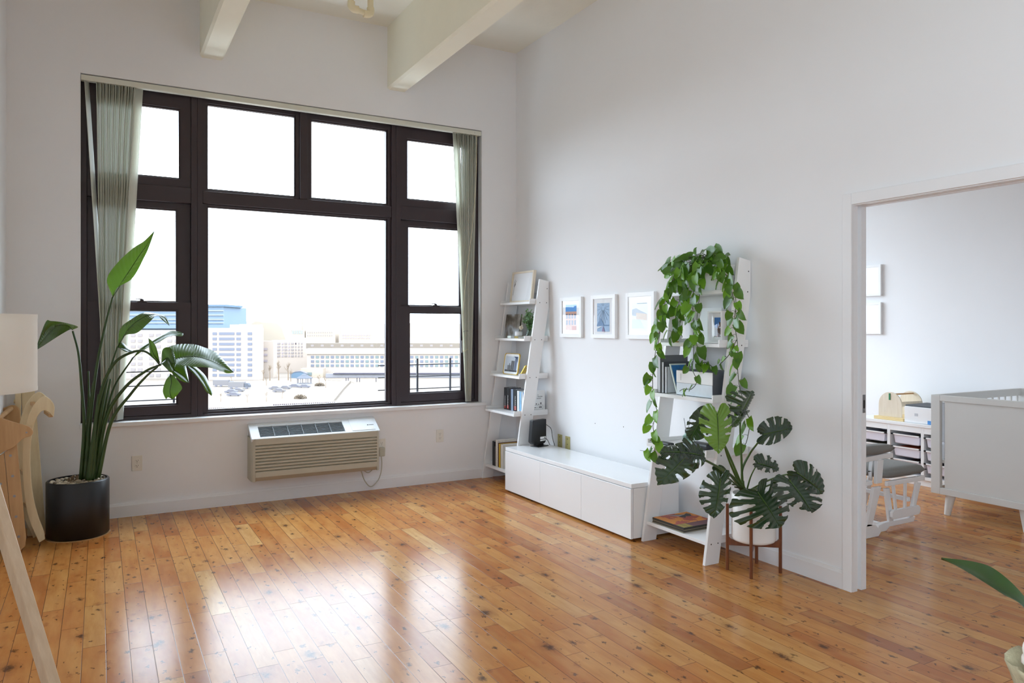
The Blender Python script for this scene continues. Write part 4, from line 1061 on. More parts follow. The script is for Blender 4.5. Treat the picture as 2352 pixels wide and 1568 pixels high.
for k in range(72):
    a = rnd.uniform(0, 2 * PI); rr_ = math.sqrt(rnd.random())
    p = onX(1600 + 74 * rr_ * math.cos(a), 612 + 26 * rr_ * math.sin(a), rnd.uniform(-.23, -.05))
    if 1600 < 1600 + 74 * rr_ * math.cos(a) < 1662 and rr_ * math.sin(a) > .15: continue
    if p.x > -.16 and p.z < zt + hh * .85 and py0 < p.y < py1: p.x = -.19
    vines.tube(cr([core, (core + p) / 2 + Vector((0, 0, .04)), p], 8), .0014, 5)
    d = Vector((rnd.uniform(-.6, .2), (p.y - core.y) * 5 + rnd.uniform(-.4, .4), rnd.uniform(-1.2, .1)))
    hleaf(foliage if rnd.random() < .7 else lightf, p, d, Vector((-1, rnd.uniform(-.8, .8), rnd.uniform(.1, 1))), rnd.uniform(.055, .085))
vines.obj('vines', M['vine'], pt, smooth=180); foliage.obj('foliage', M['poth'], pt); lightf.obj('lit_foliage', M['pothl'], pt)
# white framed dusk photo on the second board, with a slim brass stem beside it
def art_dusk(o, L, dx, inn):
    ys = [p[0] for p in inn]; zs = [p[1] for p in inn]; y0, y1, z0, z1 = min(ys) + .022, max(ys) - .022, min(zs) + .03, max(zs) - .03
    h_ = z1 - z0; w_ = y1 - y0
    layer(o, L, dx, 'photo', [('twilight', rect(y0, y1, z0, z1)), ('duskbrown', [(y0, z0), (y0, z0 + .7 * h_), (y0 + .3 * w_, z0 + .8 * h_), (y0 + .4 * w_, z0 + .5 * h_), (y1 - .2 * w_, z0 + .45 * h_), (y1, z0 + .55 * h_), (y1, z0)]), ('brickpink', [(y0 + .35 * w_, z0 + .5 * h_), (y0 + .4 * w_, z0 + .64 * h_), (y0 + .5 * w_, z0 + .5 * h_)]), ('terracotta', rect(y0 + .55 * w_, y0 + .62 * w_, z0, z0 + .12 * h_))])
stand_frame('photo_frame', 'deep white frame with a city photo at dusk, on the ladder shelf by the doorway', 'picture', -.175, max(onX(1658, 745, -.175).y, -2.972), onX(1625, 745, -.175).y, SB[3], SB[3] + .205, .011, .07, .0, art_dusk, 'white')
cl = thing('clip_stand', (-.12, onX(1552, 750, -.12).y, SB[3]), 'slim brass photo clip standing behind the trailing leaves', 'clip stand')
c = Vector((-.12, onX(1552, 750, -.12).y, SB[3]))
MB().lathe([(0, 0), (.022, 0), (.022, .006), (.003, .01), (.003, .2), (0, .2)], c, 16).obj('stem', M['gold'], cl, smooth=40)
MB().box(c.x - .006, c.x + .006, c.y - .012, c.y + .012, c.z + .2, c.z + .23).obj('clip', M['gold'], cl, .002)
cm = thing('print_card', (-.06, -2.66, SB[3]), 'blank white card leaning behind the trailing vines, left of the dusk photo', 'card')
b = MB(); b.prism([(-.1, -2.80, SB[3]), (-.02, -2.80, SB[3] + .23), (-.02, -2.62, SB[3] + .23), (-.1, -2.62, SB[3])], (.003, 0, 0)).obj('card', M['paper'], cm)
# third board: magazine files, leaning print, grey drawer box
z2 = SB[2]
def mag_file(px0, px1, ytop, label, mat, xf=-.27, xr=-.02):
    ya_, yb_ = onX(px0, 850, -.258).y, onX(px1, 850, -.258).y
    ht = onX(px0, ytop, xf).z - z2
    o = thing('magazine_file', (xf, (ya_ + yb_) / 2, z2), label, 'magazine file')
    t = .0025
    for y in (ya_ - t, yb_): MB().prism([(xf, y, z2), (xf, y, z2 + ht), (xr, y, z2 + ht), (xr, y, z2)], (0, t, 0)).obj('side', mat, o)
    MB().box(xf, xr, yb_, ya_, z2, z2 + t).box(xf, xf + t, yb_, ya_, z2, z2 + ht).box(xr - t, xr, yb_, ya_, z2, z2 + ht * .5).obj('body', M['lgrey'], o)
    return o
mag_file(1511, 1518, 816, 'tall grey magazine file at the left end beside the drawer box', M['grey'], -.262)
mag_file(1518.6, 1524, 831, 'slim grey magazine file next to the tall one', M['dgrey'], -.255)
mag_file(1524.5, 1530, 842, 'low pale grey magazine file beside the leaning blue print', M['lgrey'], -.25)
lp_ = thing('leaning_print', (-.2, onX(1545, 880, -.2).y, z2), 'thin framed blue city print leaning between magazine files and drawer box', 'picture')
ya_, yb_ = onX(1532, 850, -.258).y, onX(1549, 905, -.258).y
h = .195
pq = [(-.24, ya_, z2 + h), (-.10, ya_, z2 + h), (-.10, yb_, z2), (-.24, yb_, z2)]
MB().prism(pq, (0, -.008, 0.003)).obj('frame', M['mint'], lp_, .001)
ed = [Vector(p) + Vector((0, -.0085, .0035)) for p in pq]
cc_ = sum(ed, Vector()) / 4
MB().prism([cc_ + (p - cc_) * .9 for p in ed], (0, -.0006, .0003)).obj('print', M['bkblue2'] if 'bkblue2' in M else M['bkblue'], lp_)
bx = thing('drawer_box', (-.17, -2.82, z2), 'white-fronted grey drawer box under trailing leaves on the ladder shelf by the doorway', 'box')
xf = -.255; ya_, yb_ = onX(1553, 880, xf).y, onX(1636.5, 880, xf).y
if yb_ < Y2i[0] + .004: yb_ = Y2i[0] + .004
ht = onX(1553, 849, xf).z - z2
MB().box(xf + .004, -.03, yb_, ya_, z2, z2 + ht).obj('case', M['dgrey'], bx, .001)
MB().box(xf, xf + .0035, yb_ + .001, ya_ - .002, z2 + ht * .5, z2 + ht - .003).obj('upper_drawer_front', M['white'], bx, .0008)
MB().box(xf + .0012, xf + .0035, yb_ + .003, ya_ - .002, z2 + .003, z2 + ht * .49).obj('lower_drawer_front', M['ice'], bx, .0008)
MB().box(xf - .0006, xf, ya_ - .032, ya_ - .012, z2 + ht * .64, z2 + ht * .83).obj('label_holder', M['inkw'], bx)
MB().box(xf - .0006, xf, ya_ - .046, ya_ - .0445, z2 + ht * .6, z2 + ht * .87).obj('slit', M['charcoal'], bx)
# fourth board: remote, diffuser, camera-like black case, sunglasses case
z1b = SB[1]
rm = thing('remote_control', (-.3, -2.55, z1b), 'black rounded remote on the ladder shelf, left of the drooping monstera leaf', 'remote control')
c = onX(1524, 1020, -.3)
MB().box(c.x - .022, c.x + .03, c.y - .075, c.y + .035, z1b, z1b + .017).obj('remote_body', M['dark'], rm, .008, seg=3)
b = MB()
for k in range(4): b.lathe([(0, 0), (.005, 0), (.004, .0015), (0, .0015)], (c.x, c.y - .055 + .022 * k, z1b + .017), 10)
b.obj('buttons', M['grey'], rm)
df = thing('reed_diffuser', (-.13, -2.62, z1b), 'glass reed diffuser with two dark sticks on the ladder shelf by the doorway', 'diffuser')
c = onX(1578, 1010, -.13); c.z = z1b
MB().lathe([(0, 0), (.028, 0), (.03, .004), (.03, .05), (.015, .062), (.013, .075), (.011, .075), (.012, .06), (.026, .048), (.026, .006), (0, .006)], c, 20).obj('bottle', M['vglass'], df, smooth=50)
MB().lathe([(.0135, .07), (.014, .09), (.008, .09), (.008, .07)], c, 16).obj('collar', M['black'], df, smooth=50)
for dx, dy in ((-.005, .02), (.005, -.018)): MB().tube([c + Vector((0, 0, .03)), c + Vector((dx, dy * 1.2, .165))], .0016, 6).obj('reed', M['black'], df)
sc_ = thing('eyewear_case', (-.2, -2.88, z1b), 'black eyewear case behind the pale green monstera leaf on the fourth board', 'case')
c = onX(1606, 1024, -.22)
MB().box(c.x - .03, c.x + .03, c.y - .11, c.y + .05, z1b, z1b + .045).obj('case_body', M['dark'], sc_, .018, seg=3)
# bottom board: records, top one with an orange and purple sleeve
def sleeve():
    n = NT('illustrated_sleeve'); bb = n.bsdf(Roughness=.45); v = n.coords(kind='Object')
    f = n.noise(v, 11, 4, .6); g = n.noise(n.coords((1, 1, 1)), 6, 2)
    n.l(n.mix(n.math('GREATER_THAN', f, .53), lin('d98a1e'), lin('a8452f')), bb.inputs['Base Color'])
    return n.m
M['sleeve'] = sleeve()
M['plum'] = pmat('plum', '6b4048', .5, .05); M['moss'] = pmat('moss_yellow', '9a8a3a', .5, .2, 60); M['sl1'] = pmat('sleeve_tan', '7c705a', .6, .1); M['sl2'] = pmat('sleeve_dark', '3a3630', .6, .1)
z0b = SB[0]
q = [onZ(x, y, z0b + .03) for x, y in ((1504, 1189), (1579, 1218), (1631, 1190), (1560, 1168))]
ctr = sum(q, Vector()) / 4; ang = math.atan2((q[1] - q[0]).y, (q[1] - q[0]).x)
hs = .152; ctr = Vector((-.172, -2.622, 0)); ang = .01
for k, (mt, lb) in enumerate((('sl1', 'tan record sleeve at the bottom of the stack on the low board'), ('sl2', 'dark record sleeve second from the bottom of the stack'), ('sl1', 'tan record sleeve in the middle of the stack of five'), ('sl2', 'dark record sleeve just under the illustrated one'), ('sl2', 'orange and purple illustrated record sleeve on top of the stack'))):
    zz = z0b + k * .0068
    c = ctr + Vector((random.uniform(-.004, .004), random.uniform(-.004, .004), 0)); c.x = max(c.x, -.335 + 0)
    T = Matrix.Translation((ctr.x + .002 * (k % 3 - 1), ctr.y - .002 * (k % 2), zz)) @ Matrix.Rotation(ang + .012 * (k % 3 - 1), 4, 'Z')
    o = thing('record_sleeve', (ctr.x, ctr.y, zz), lb, 'record sleeve', 'records on the low board')
    MB().box(-hs, hs, -hs, hs, 0, .0062, T).obj('sleeve', M[mt], o, .0012)
    if k == 4:
        t = .0064
        MB().box(-hs + .003, hs - .003, -hs + .08, hs - .003, .0063, t, T).obj('cover_art', M['sleeve'], o)
        MB().box(-hs + .085, hs - .003, -hs + .003, -hs + .08, .0063, t, T).obj('cover_band', M['plum'], o)
        MB().box(-hs + .003, -hs + .04, -hs + .003, -hs + .08, .0063, t, T).box(-hs + .044, -hs + .083, -hs + .003, -hs + .08, .0063, t, T).obj('cover_panels', M['moss'], o)
        pts = [(.03, .03), (.06, .06), (.1, .05), (.13, .09), (.12, .12), (.08, .1), (.04, .12), (-.04, .13), (.01, .09)]
        MB().prism([T @ Vector((x, y, .0065)) for x, y in pts], (0, 0, .0002)).obj('cover_figure', M['bkblack'], o)
        pts = [(-.04, .135), (.02, .085), (.09, .1), (.03, .095)]
        MB().prism([T @ Vector((x, y, .0067)) for x, y in pts], (0, 0, .0002)).obj('cover_highlight', M['inkw'], o)

# ------------------------------------------------------------------ monstera in a white pot on a wooden stand
SX, SY = -.18, -3.215
st = thing('plant_stand', (SX, SY, 0), 'four-legged walnut stand under the white pot', 'plant stand')
legs = [(-.282, -3.294), (-.289, -3.133), (-.082, -3.310), (-.07, -3.135)]
rr = .15
for x, y in legs:
    d = Vector((x - SX, y - SY)).normalized() * rr
    MB().tube([(SX + d.x, SY + d.y, 0), (SX + d.x, SY + d.y, .392)], .0095, 14).obj('leg', M['walnut'], st, smooth=60)
for a, b_ in ((0, 3), (1, 2)):
    p, q = [Vector((SX, SY, 0)) + Vector((legs[i][0] - SX, legs[i][1] - SY, 0)).normalized() * rr for i in (a, b_)]
    d = (q - p); dn = d.normalized(); s = Vector((-dn.y, dn.x, 0)) * .008
    n_ = 16; top = []; bot = []
    for i in range(n_ + 1):
        t = i / n_; e = abs(2 * t - 1)
        top.append(p + d * t + Vector((0, 0, .178 + .03 * max(0, (e - .72) / .28) ** 2)))
    bot = [p + Vector((0, 0, .148)), q + Vector((0, 0, .148))]
    MB().prism([v - s for v in top] + [v - s for v in reversed(bot)], s * 2).obj('cross_bar', M['walnut'], st, .002)
mo = thing('monstera', (SX, SY, .18), 'split-leaf monstera in a white cylinder pot beside the doorway', 'plant')
R = .126
MB().lathe([(0, .181), (R - .02, .181), (R - .006, .187), (R, .2), (R, .455), (R - .003, .458), (R - .008, .458), (R - .01, .44), (R - .01, .42), (0, .42)], (SX, SY, 0), 56).obj('pot', M['potw'], mo, smooth=50)
MB().lathe([(0, .428), (R - .011, .428)], (SX, SY, 0), 36).obj('soil', M['soil'], mo)
HM = [(0, -.03), (.13, -.15), (.36, -.25), (.66, -.2), (.9, -.02), (1.0, .2), (.97, .42), (.82, .63), (.56, .83), (.25, .97), (0, 1.06)]
def mleaf(att, tip, s1, s2, mat='mon', fold=.10, droop=.10, slots=(.33, .47, .60, .73), sw=.025, seed=0, cutin=.34, curl=0.0):
    """heart leaf with deep side slots; each argument is (px, py, Y)"""
    B, T, A1, A2 = onY(*att), onY(*tip), onY(*s1), onY(*s2)
    ax = T - B; mid = B + ax * .25
    w1, w2 = A1 - mid, A2 - mid
    n = w2.cross(ax)
    n = n.normalized() if n.length > 1e-9 else Vector((0, -1, 0))
    if n.dot(CAM - B) < 0: n = -n
    Lw = (w1.length + w2.length) / 2
    r_ = random.Random(seed); N = 84; K = 12
    marg = [(p.x, p.y) for p in cr([(u, v, 0) for u, v in HM], N)]
    b = MB()
    for w_ in (w1, w2):
        rows = []
        cuts = [(s + r_.uniform(-.015, .015), sw * r_.uniform(.8, 1.25), cutin + r_.uniform(-.08, .1)) for s in slots]
        for i in range(N):
            s = i / (N - 1); mv = max(0, (s - .1) / .9) ** 1.15 * 1.0
            row = []
            for j in range(K + 1):
                t = j / K
                mu, mvv = marg[i]
                v = mv + (mvv - mv) * (t ** 1.25); u = mu * t
                h = -fold * Lw * (4 * u * (1 - u) - .9 * u) * -1 * .5 - droop * ax.length * v * v * .5 - fold * Lw * u * u * .9 + curl * Lw * u * u
                row.append(B + ax * v + w_ * u + n * h + n * .004 * math.sin(i * .9) * t)
            rows.append(row)
        def skip(i, j):
            s = (i + .5) / (N - 1)
            for c_, hw, ji in cuts:
                f = (j / K - ji) / max(.01, (1 - ji))
                if f >= 0 and abs(s - c_ - .015 * f) < hw * (.45 + .85 * math.sin(PI * min(1, f * .9 + .05))): return True
            return False
        b.grid(rows, skip=skip)
    o = b.obj('leaf', M[mat], mo, smooth=180)
    md = o.modifiers.new('round', 'SUBSURF'); md.levels = 1; md.render_levels = 1
    MB().tube(cr([B + n * .002, B + ax * .5 + n * (.003 - droop * ax.length * .125), T + n * (.001 - droop * ax.length * .5)], 14), [.0035 * (1 - .06 * i) for i in range(14)], 6).obj('midrib', M['monstem'], o, smooth=180)
    return B
def petiole(pts, r0=.0075, r1=.0045):
    P = cr([onY(x, y, d) for x, y, d in pts], 24)
    return MB().tube(P, [r0 + (r1 - r0) * i / 23 for i in range(24)], 8).obj('petiole', M['monstem'], mo, smooth=180)
cY = SY
base = (1706, 1122, cY)
# bright young leaf, facing the room
mleaf((1647, 950, -3.36), (1653, 1036, -3.42), (1608, 965, -3.36), (1684, 962, -3.40), 'monlight', seed=1, fold=.12, droop=.12, slots=(.45, .56, .67), sw=.016, cutin=.4)
petiole([base, (1694, 1102, cY - .03), (1672, 1050, cY - .06), (1660, 1005, cY - .09), (1648, 952, -3.34)])
# blue-grey leaf behind it
mleaf((1618, 945, -3.22), (1588, 1006, -3.26), (1584, 962, -3.20), (1636, 985, -3.26), seed=2, slots=(.5, .64), sw=.018)
petiole([base, (1697, 1098, cY - .01), (1668, 1030, -3.2), (1640, 975, -3.2), (1618, 947, -3.2)])
# upright leaf seen from the side, top
mleaf((1704, 946, -3.22), (1679, 980, -3.30), (1694, 944, -3.30), (1722, 962, -3.14), seed=3, fold=.3, slots=(.4, .55), sw=.03)
mleaf((1703, 946, -3.24), (1730, 900, -3.26), (1691, 918, -3.30), (1722, 940, -3.16), seed=13, fold=.3, slots=(.4, .55, .68), sw=.022)
petiole([base, (1704, 1080, cY), (1702, 1030, cY), (1700, 980, cY - .005), (1703, 946, -3.22)])
# right upper leaf
mleaf((1753, 998, -3.40), (1819, 982, -3.44), (1776, 955, -3.40), (1774, 1019, -3.44), seed=4, fold=.10, slots=(.40, .54, .68), sw=.018, cutin=.35)
petiole([base, (1705, 1078, cY), (1722, 1042, cY - .02), (1738, 1020, -3.33), (1752, 1000, -3.39)])
# small right leaf
mleaf((1740, 1064, -3.3), (1789, 1076, -3.3), (1760, 1040, -3.27), (1757, 1080, -3.34), seed=5, slots=(.5, .68), sw=.03)
petiole([(1716, 1122, cY), (1723, 1098, cY - .02), (1730, 1082, cY - .05), (1739, 1066, -3.29)], .005, .003)
# far right leaves
mleaf((1830, 1085, -3.62), (1896, 1130, -3.66), (1868, 1066, -3.62), (1836, 1118, -3.64), seed=6, slots=(.45, .58), sw=.016, droop=.2)
petiole([(1725, 1124, cY), (1760, 1105, -3.26), (1795, 1092, -3.46), (1829, 1086, -3.61)], .006, .004)
mleaf((1812, 1102, -3.62), (1868, 1170, -3.72), (1884, 1118, -3.68), (1793, 1132, -3.68), seed=7, slots=(.36, .50, .63, .76), sw=.024, fold=.15, droop=.15)
petiole([(1722, 1126, cY), (1755, 1118, -3.30), (1785, 1106, -3.46), (1811, 1102, -3.61)], .006, .004)
# big front leaf
mleaf((1740, 1130, -3.46), (1794, 1206, -3.54), (1808, 1122, -3.48), (1690, 1185, -3.50), seed=8, slots=(.31, .43, .55, .67, .80), sw=.020, fold=.12, droop=.12, cutin=.3)
petiole([(1714, 1124, cY), (1722, 1126, cY - .06), (1732, 1122, -3.36), (1740, 1130, -3.45)], .006, .0045)
# left centre leaf
mleaf((1655, 1099, -3.40), (1643, 1184, -3.46), (1609, 1125, -3.40), (1682, 1120, -3.44), seed=9, slots=(.36, .48, .60, .71), sw=.022, fold=.14, cutin=.35)
petiole([base, (1690, 1112, cY - .06), (1672, 1098, -3.32), (1656, 1098, -3.39)], .006, .004)
# long-stemmed leaves at the left, drooping
mleaf((1582, 1041, -3.42), (1522, 1106, -3.48), (1528, 1034, -3.40), (1603, 1078, -3.46), seed=10, slots=(.38, .54, .70), sw=.022, fold=.2, droop=.2)
mleaf((1582, 1040, -3.42), (1622, 1046, -3.44), (1584, 1000, -3.38), (1602, 1072, -3.46), seed=11, slots=(.5, .64), sw=.03, fold=.25, droop=.3)
mleaf((1580, 1040, -3.42), (1523, 1034, -3.40), (1556, 1016, -3.36), (1548, 1060, -3.44), seed=14, slots=(.5, .66), sw=.03, fold=.25, droop=.25)
petiole([base, (1680, 1092, cY - .06), (1645, 1070, -3.34), (1610, 1052, -3.40), (1581, 1041, -3.42)], .009, .005)
mleaf((1650, 1075, -3.2), (1668, 1098, -3.22), (1640, 1082, -3.2), (1668, 1076, -3.22), seed=12, slots=(), fold=.2)
petiole([base, (1690, 1108, cY), (1668, 1082, -3.2), (1650, 1076, -3.2)], .004, .003)
b = MB()
for p0, p1 in (((1702, 1126), (1682, 1112)), ((1706, 1124), (1688, 1118))): b.tube(cr([onY(*p0, cY), onY((p0[0] + p1[0]) / 2, p1[1] + 2, cY - .03), onY(*p1, cY - .05)], 8), .005, 6)
b.obj('cut_stem', M['vine'], mo, smooth=180)
MB().tube(cr([Vector((SX, SY, .42)), onY(1708, 1122, cY), onY(1704, 1104, cY)], 10), .013, 8).obj('crown', M['monstem'], mo, smooth=180)

# ------------------------------------------------------------------ the next room
UX, UD, UH = 2.95, .44, .56
uy0, uy1 = -2.66, -1.60
un = thing('storage_unit', (UX + UD / 2, (uy0 + uy1) / 2, 0), 'low white storage unit of plastic bins against the far wall', 'storage unit')
T = .03
b = MB()
MB().box(UX - .01, UX + UD, uy0, uy1, UH - .03, UH).obj('top_board', M['white'], un, .003)
MB().box(UX + .004, UX + UD, uy0, uy1, .055, .085).obj('bottom_board', M['white'], un, .002)
MB().box(UX + .02, UX + UD, uy0, uy1, 0, .055).obj('plinth', M['white'], un)
MB().box(UX + UD - .006, UX + UD, uy0, uy1, .085, UH - .03).obj('back_panel', M['white'], un)
divs = [-1.60, -1.952, -2.281, -2.61]
for y in divs: MB().box(UX, UX + UD - .006, y - T, y, .085, UH - .03).obj('divider', M['white'], un, .002)
for y0_, y1_ in zip(divs, divs[1:]): MB().box(UX, UX + .015, y1_, y0_ - T, UH - .085, UH - .03).obj('top_rail', M['white'], un, .001)
for bay, (ya_, yb_) in enumerate(zip(divs, divs[1:])):
    yL, yR = ya_ - T - .002, yb_ + .002
    for k, zt_ in enumerate((.445, .328, .212)):
        lab = 'translucent storage bin, %s of the %s bay of the white unit' % (('top', 'middle', 'bottom')[k], ('left', 'centre', 'right')[bay])
        o = thing('storage_bin', (UX + .2, (yL + yR) / 2, zt_ - .1), lab, 'bin', 'bins in the low white unit')
        xf, xr = UX - .012 + .02 * (bay == 1), UX + .39
        def rg_(e, z): return [(xf + e * .6, yR + e, z), (xr - e, yR + e, z), (xr - e, yL - e, z), (xf + e * .6, yL - e, z)]
        b = MB(); rs = [rg_(.05, zt_ - .093), rg_(.032, zt_ - .085), rg_(.022, zt_ - .008), rg_(.024, zt_ - .008), rg_(.036, zt_ - .082)]
        V = [[b.bm.verts.new(p) for p in r] for r in rs]
        for r0, r1 in zip(V, V[1:]):
            for i in range(4): b.face([r0[i], r0[(i + 1) % 4], r1[(i + 1) % 4], r1[i]])
        b.face(list(reversed(V[0]))); b.face(V[-1])
        b.obj('tub', M['bin'], o, .008)
        b = MB(); rectangle = rg_(0, zt_)
        b.box(xf, xf + .018, yR, yL, zt_ - .01, zt_).box(xr - .018, xr, yR, yL, zt_ - .01, zt_).box(xf, xr, yR, yR + .022, zt_ - .01, zt_).box(xf, xr, yL - .022, yL, zt_ - .01, zt_)
        b.obj('rim', M['white'], o)
        MB().box(xf + .03, xr - .05, yR + .045, yL - .045, zt_ - .075, zt_ - .035 + .03 * (k == 1)).obj('contents', M[('maroon', 'sl1', 'terracotta')[(k + bay) % 3]], o)
# wooden toy with two arched ends, on a plank
ty = thing('wooden_toy', (UX + .15, -1.95, UH), 'pale wooden toy with two arched ends on the low white unit', 'toy')
zu = UH + .0008
def archpts(y0, y1, zb, zt_): 
    c, r = (y0 + y1) / 2, (y1 - y0) / 2; P = [(y0, zb)]
    for k in range(17): a = PI - k * PI / 16; P.append((c + r * math.cos(a) * 1.0, zt_ - r + r * math.sin(a)))
    return P + [(y1, zb)]
fx = UX + .05; a0_, a1_ = onX(2071, 935, fx).y, onX(2018, 935, fx).y
hz = onX(2045, 900, fx).z
MB().prism([(fx, y, z) for y, z in archpts(a0_, a1_, zu + .03, hz)], (.012, 0, 0)).obj('end_panel', M['lightwood'], ty, .002)
fx2 = fx + .27; c0_, c1_ = onX(2118, 925, fx2).y, onX(2062, 925, fx2).y
MB().prism([(fx2, y, z) for y, z in archpts(c0_, c0_ + (a1_ - a0_), zu + .03, hz)], (.012, 0, 0)).obj('end_panel', M['lightwood'], ty, .002)
MB().tube([(fx + .012, a0_ + .09, hz - .02), (fx2, c0_ + .09, hz - .02)], .008, 10).obj('dowel', M['plytan'], ty, smooth=60)
MB().prism([(fx + .012, a0_, hz - .13), (fx + .012, a0_, hz - .085), (fx2, c0_, hz - .085), (fx2, c0_, hz - .13)], (0, .012, 0)).obj('side_rail', M['lightwood'], ty, .002)
MB().box(fx - .03, fx2 + .03 if fx2 + .03 < NX - .03 else NX - .03, a0_ - .035, a1_ + .03, zu, zu + .0295).obj('base_plank', M['plyyel'], ty, .002)
b = MB(); yc = (a0_ + a1_) / 2
MB().box(fx - .006, fx - .0002, yc - .006, yc + .01, hz - .075, hz - .012).obj('green_peg', M['peg'], ty, .002)
pb = thing('white_box', (UX + .17, -2.42, UH), 'white flat plastic box with a dark top, beside the wooden toy', 'box')
y1b, y0b = a0_ - .045, -2.62
zh = onX(2090, 933, UX + .02).z
MB().box(UX + .02, UX + .36, y0b, y1b, zu, zh).obj('box_body', M['white'], pb, .006)
MB().box(UX + .03, UX + .36, y0b + .01, y1b - .005, zh + .0005, zh + .014).obj('dark_lid', M['dgrey'], pb, .003)
MB().box(UX + .0185, UX + .0198, y1b - .13, y1b - .10, zu + .065, zu + .09).obj('finger_slot', M['lgrey'], pb)
q = onX(2133, 969, UX + .015); MB().box(UX + .0175, UX + .0195, q.y - .02, q.y + .012, zu + .002, zu + .035).obj('blue_tab', M['skyblue'], pb)
# little frames on the far wall
def art_none(o, x): pass
for (ya, yb), (za, zb_), lb in (((-1.64, -1.38), (1.765, 2.075), 'white framed pale print, upper of two, just beyond the doorway edge'), ((-1.64, -1.38), (1.37, 1.685), 'white framed pale print, lower of two, just beyond the doorway edge')):
    e = onX(2027, 640, NX).y
    wall_frame('picture_frame', lb, 'picture', NX, e, e + .26, onX(2027, 679 if za > 1.5 else 767, NX).z, onX(2027, 607 if za > 1.5 else 694, NX).z, .025, .03, art_none, 'small white frames in the next room')
# crib
KX, KY = 2.08, -2.905
cbt = thing('crib', (KX + .6, KY - .38, 0), 'pale grey crib with a solid end panel and tapered feet, beyond the doorway', 'crib')
kz0, kz1 = .158, .918
W_ = .76; ky0 = KY - W_
def kbox(nm, *a): return MB().box(*a).obj(nm, M['crib'], cbt, .003)
t = .035
kbox('post', KX, KX + t, KY - .07, KY, kz0, kz1); kbox('post', KX, KX + t, ky0, ky0 + .07, kz0, kz1)
kbox('rail', KX, KX + t, ky0 + .07, KY - .07, kz1 - .045, kz1); kbox('rail', KX, KX + t, ky0 + .07, KY - .07, kz0, kz0 + .05)
kbox('end_panel', KX + .012, KX + .026, ky0 + .095, KY - .10, kz0 + .05, kz1 - .045)
ex = 3.36
kbox('post', ex - t, ex, KY - .07, KY, kz0, kz1); kbox('post', ex - t, ex, ky0, ky0 + .07, kz0, kz1)
kbox('end_panel', ex - .026, ex - .012, ky0 + .07, KY - .07, kz0, kz1)
for y in (KY - .03, ky0):
    kbox('side_rail', KX + t, ex - t, y, y + .03, kz1 - .06, kz1); kbox('side_rail', KX + t, ex - t, y, y + .03, kz0, kz0 + .05)
    for i in range(13):
        x = KX + t + .04 + i * (ex - KX - 2 * t - .08) / 12; kbox('side_slat', x - .008, x + .008, y + .008, y + .022, kz0 + .05, kz1 - .06)
for x, y, sx, sy in ((KX + .06, KY - .12, 1, -1), (KX + .06, ky0 + .12, 1, 1), (ex - .06, KY - .12, -1, -1), (ex - .06, ky0 + .12, -1, 1)):
    MB().tube([(x, y, kz0), (x - .012 * sx, y - .02 * sy, 0)], [.036, .022], 20).obj('foot', M['crib'], cbt, smooth=50)
m_ = thing('crib_mattress', (KX + .6, KY - .38, .42), 'white patterned bedding glimpsed through the slot of the crib', 'mattress')
M['bedding'] = pmat('bedding', 'eef0f6', .9, .08, 30)
MB().box(KX + t + .01, ex - t - .01, ky0 + .04, KY - .04, .42, .55).obj('mattress', M['bedding'], m_, .02)
MB().box(KX + t + .008, KX + t + .03, ky0 + .06, KY - .045, .551, .86).obj('bumper', M['bedding'], m_, .01)
kbox('mattress_board', KX + t, ex - t, ky0 + .03, KY - .03, .395, .4195)
b = MB()
MB().tube([(ex - t - .002, KY - .09, kz1 - .09), (ex - t + .002, KY - .09, kz1 - .09)], .008, 10).obj('bolt', M['steel'], cbt)
# ottoman of the glider
ot = thing('glider_ottoman', (1.45, -2.86, 0), 'white slatted gliding footstool with a grey cushion', 'footstool')
oy0 = -3.06; oy1 = -2.68
def wbox(par, nm, *a, mat='white', bev=.004): return MB().box(*a).obj(nm, M[mat], par, bev)
for y in (oy0, oy1):
    MB().prism([(1.19, y, 0), (1.30, y, 0), (1.34, y, .025), (1.62, y, .025), (1.64, y, .06), (1.28, y, .06), (1.22, y, .05)], (0, .03, 0)).obj('base_runner', M['white'], ot, .003)
wbox(ot, 'base_rail', 1.24, 1.28, oy0 + .03, oy1, .03, .06)
for y in (oy0 - .035, oy1 + .03):
    MB().prism([(1.335, y, .085), (1.32, y, .10), (1.32, y, .135), (1.34, y, .15), (1.63, y, .15), (1.645, y, .135), (1.645, y, .105), (1.63, y, .085)], (0, .022, 0)).obj('glide_rail', M['white'], ot, .003)
    for xa, xb_ in ((1.37, 1.34), (1.475, 1.48), (1.58, 1.61)):
        MB().prism([(xa - .012, y + .004, .145), (xa + .012, y + .004, .145), (xb_ + .012, y + .004, .34), (xb_ - .012, y + .004, .34)], (0, .014, 0)).obj('spindle', M['white'], ot, .002)
    wbox(ot, 'seat_rail', 1.26, 1.70, y, y + .022, .325, .36)
for xa, xb_, tw in ((1.335, 1.29, .05), (1.57, 1.66, .05)):
    MB().prism([(xa, oy0 + .0, .06), (xa + tw, oy0 + .0, .06), (xb_ + tw, oy0 + .0, .30), (xb_, oy0 + .0, .30)], (0, .02, 0)).obj('link_arm', M['white'], ot, .003)
    MB().prism([(xa, oy1 + .0, .06), (xa + tw, oy1 + .0, .06), (xb_ + tw, oy1 + .0, .30), (xb_, oy1 + .0, .30)], (0, .02, 0)).obj('link_arm', M['white'], ot, .003)
wbox(ot, 'base_rail', 1.58, 1.61, oy0 + .02, oy1, .17, .2)
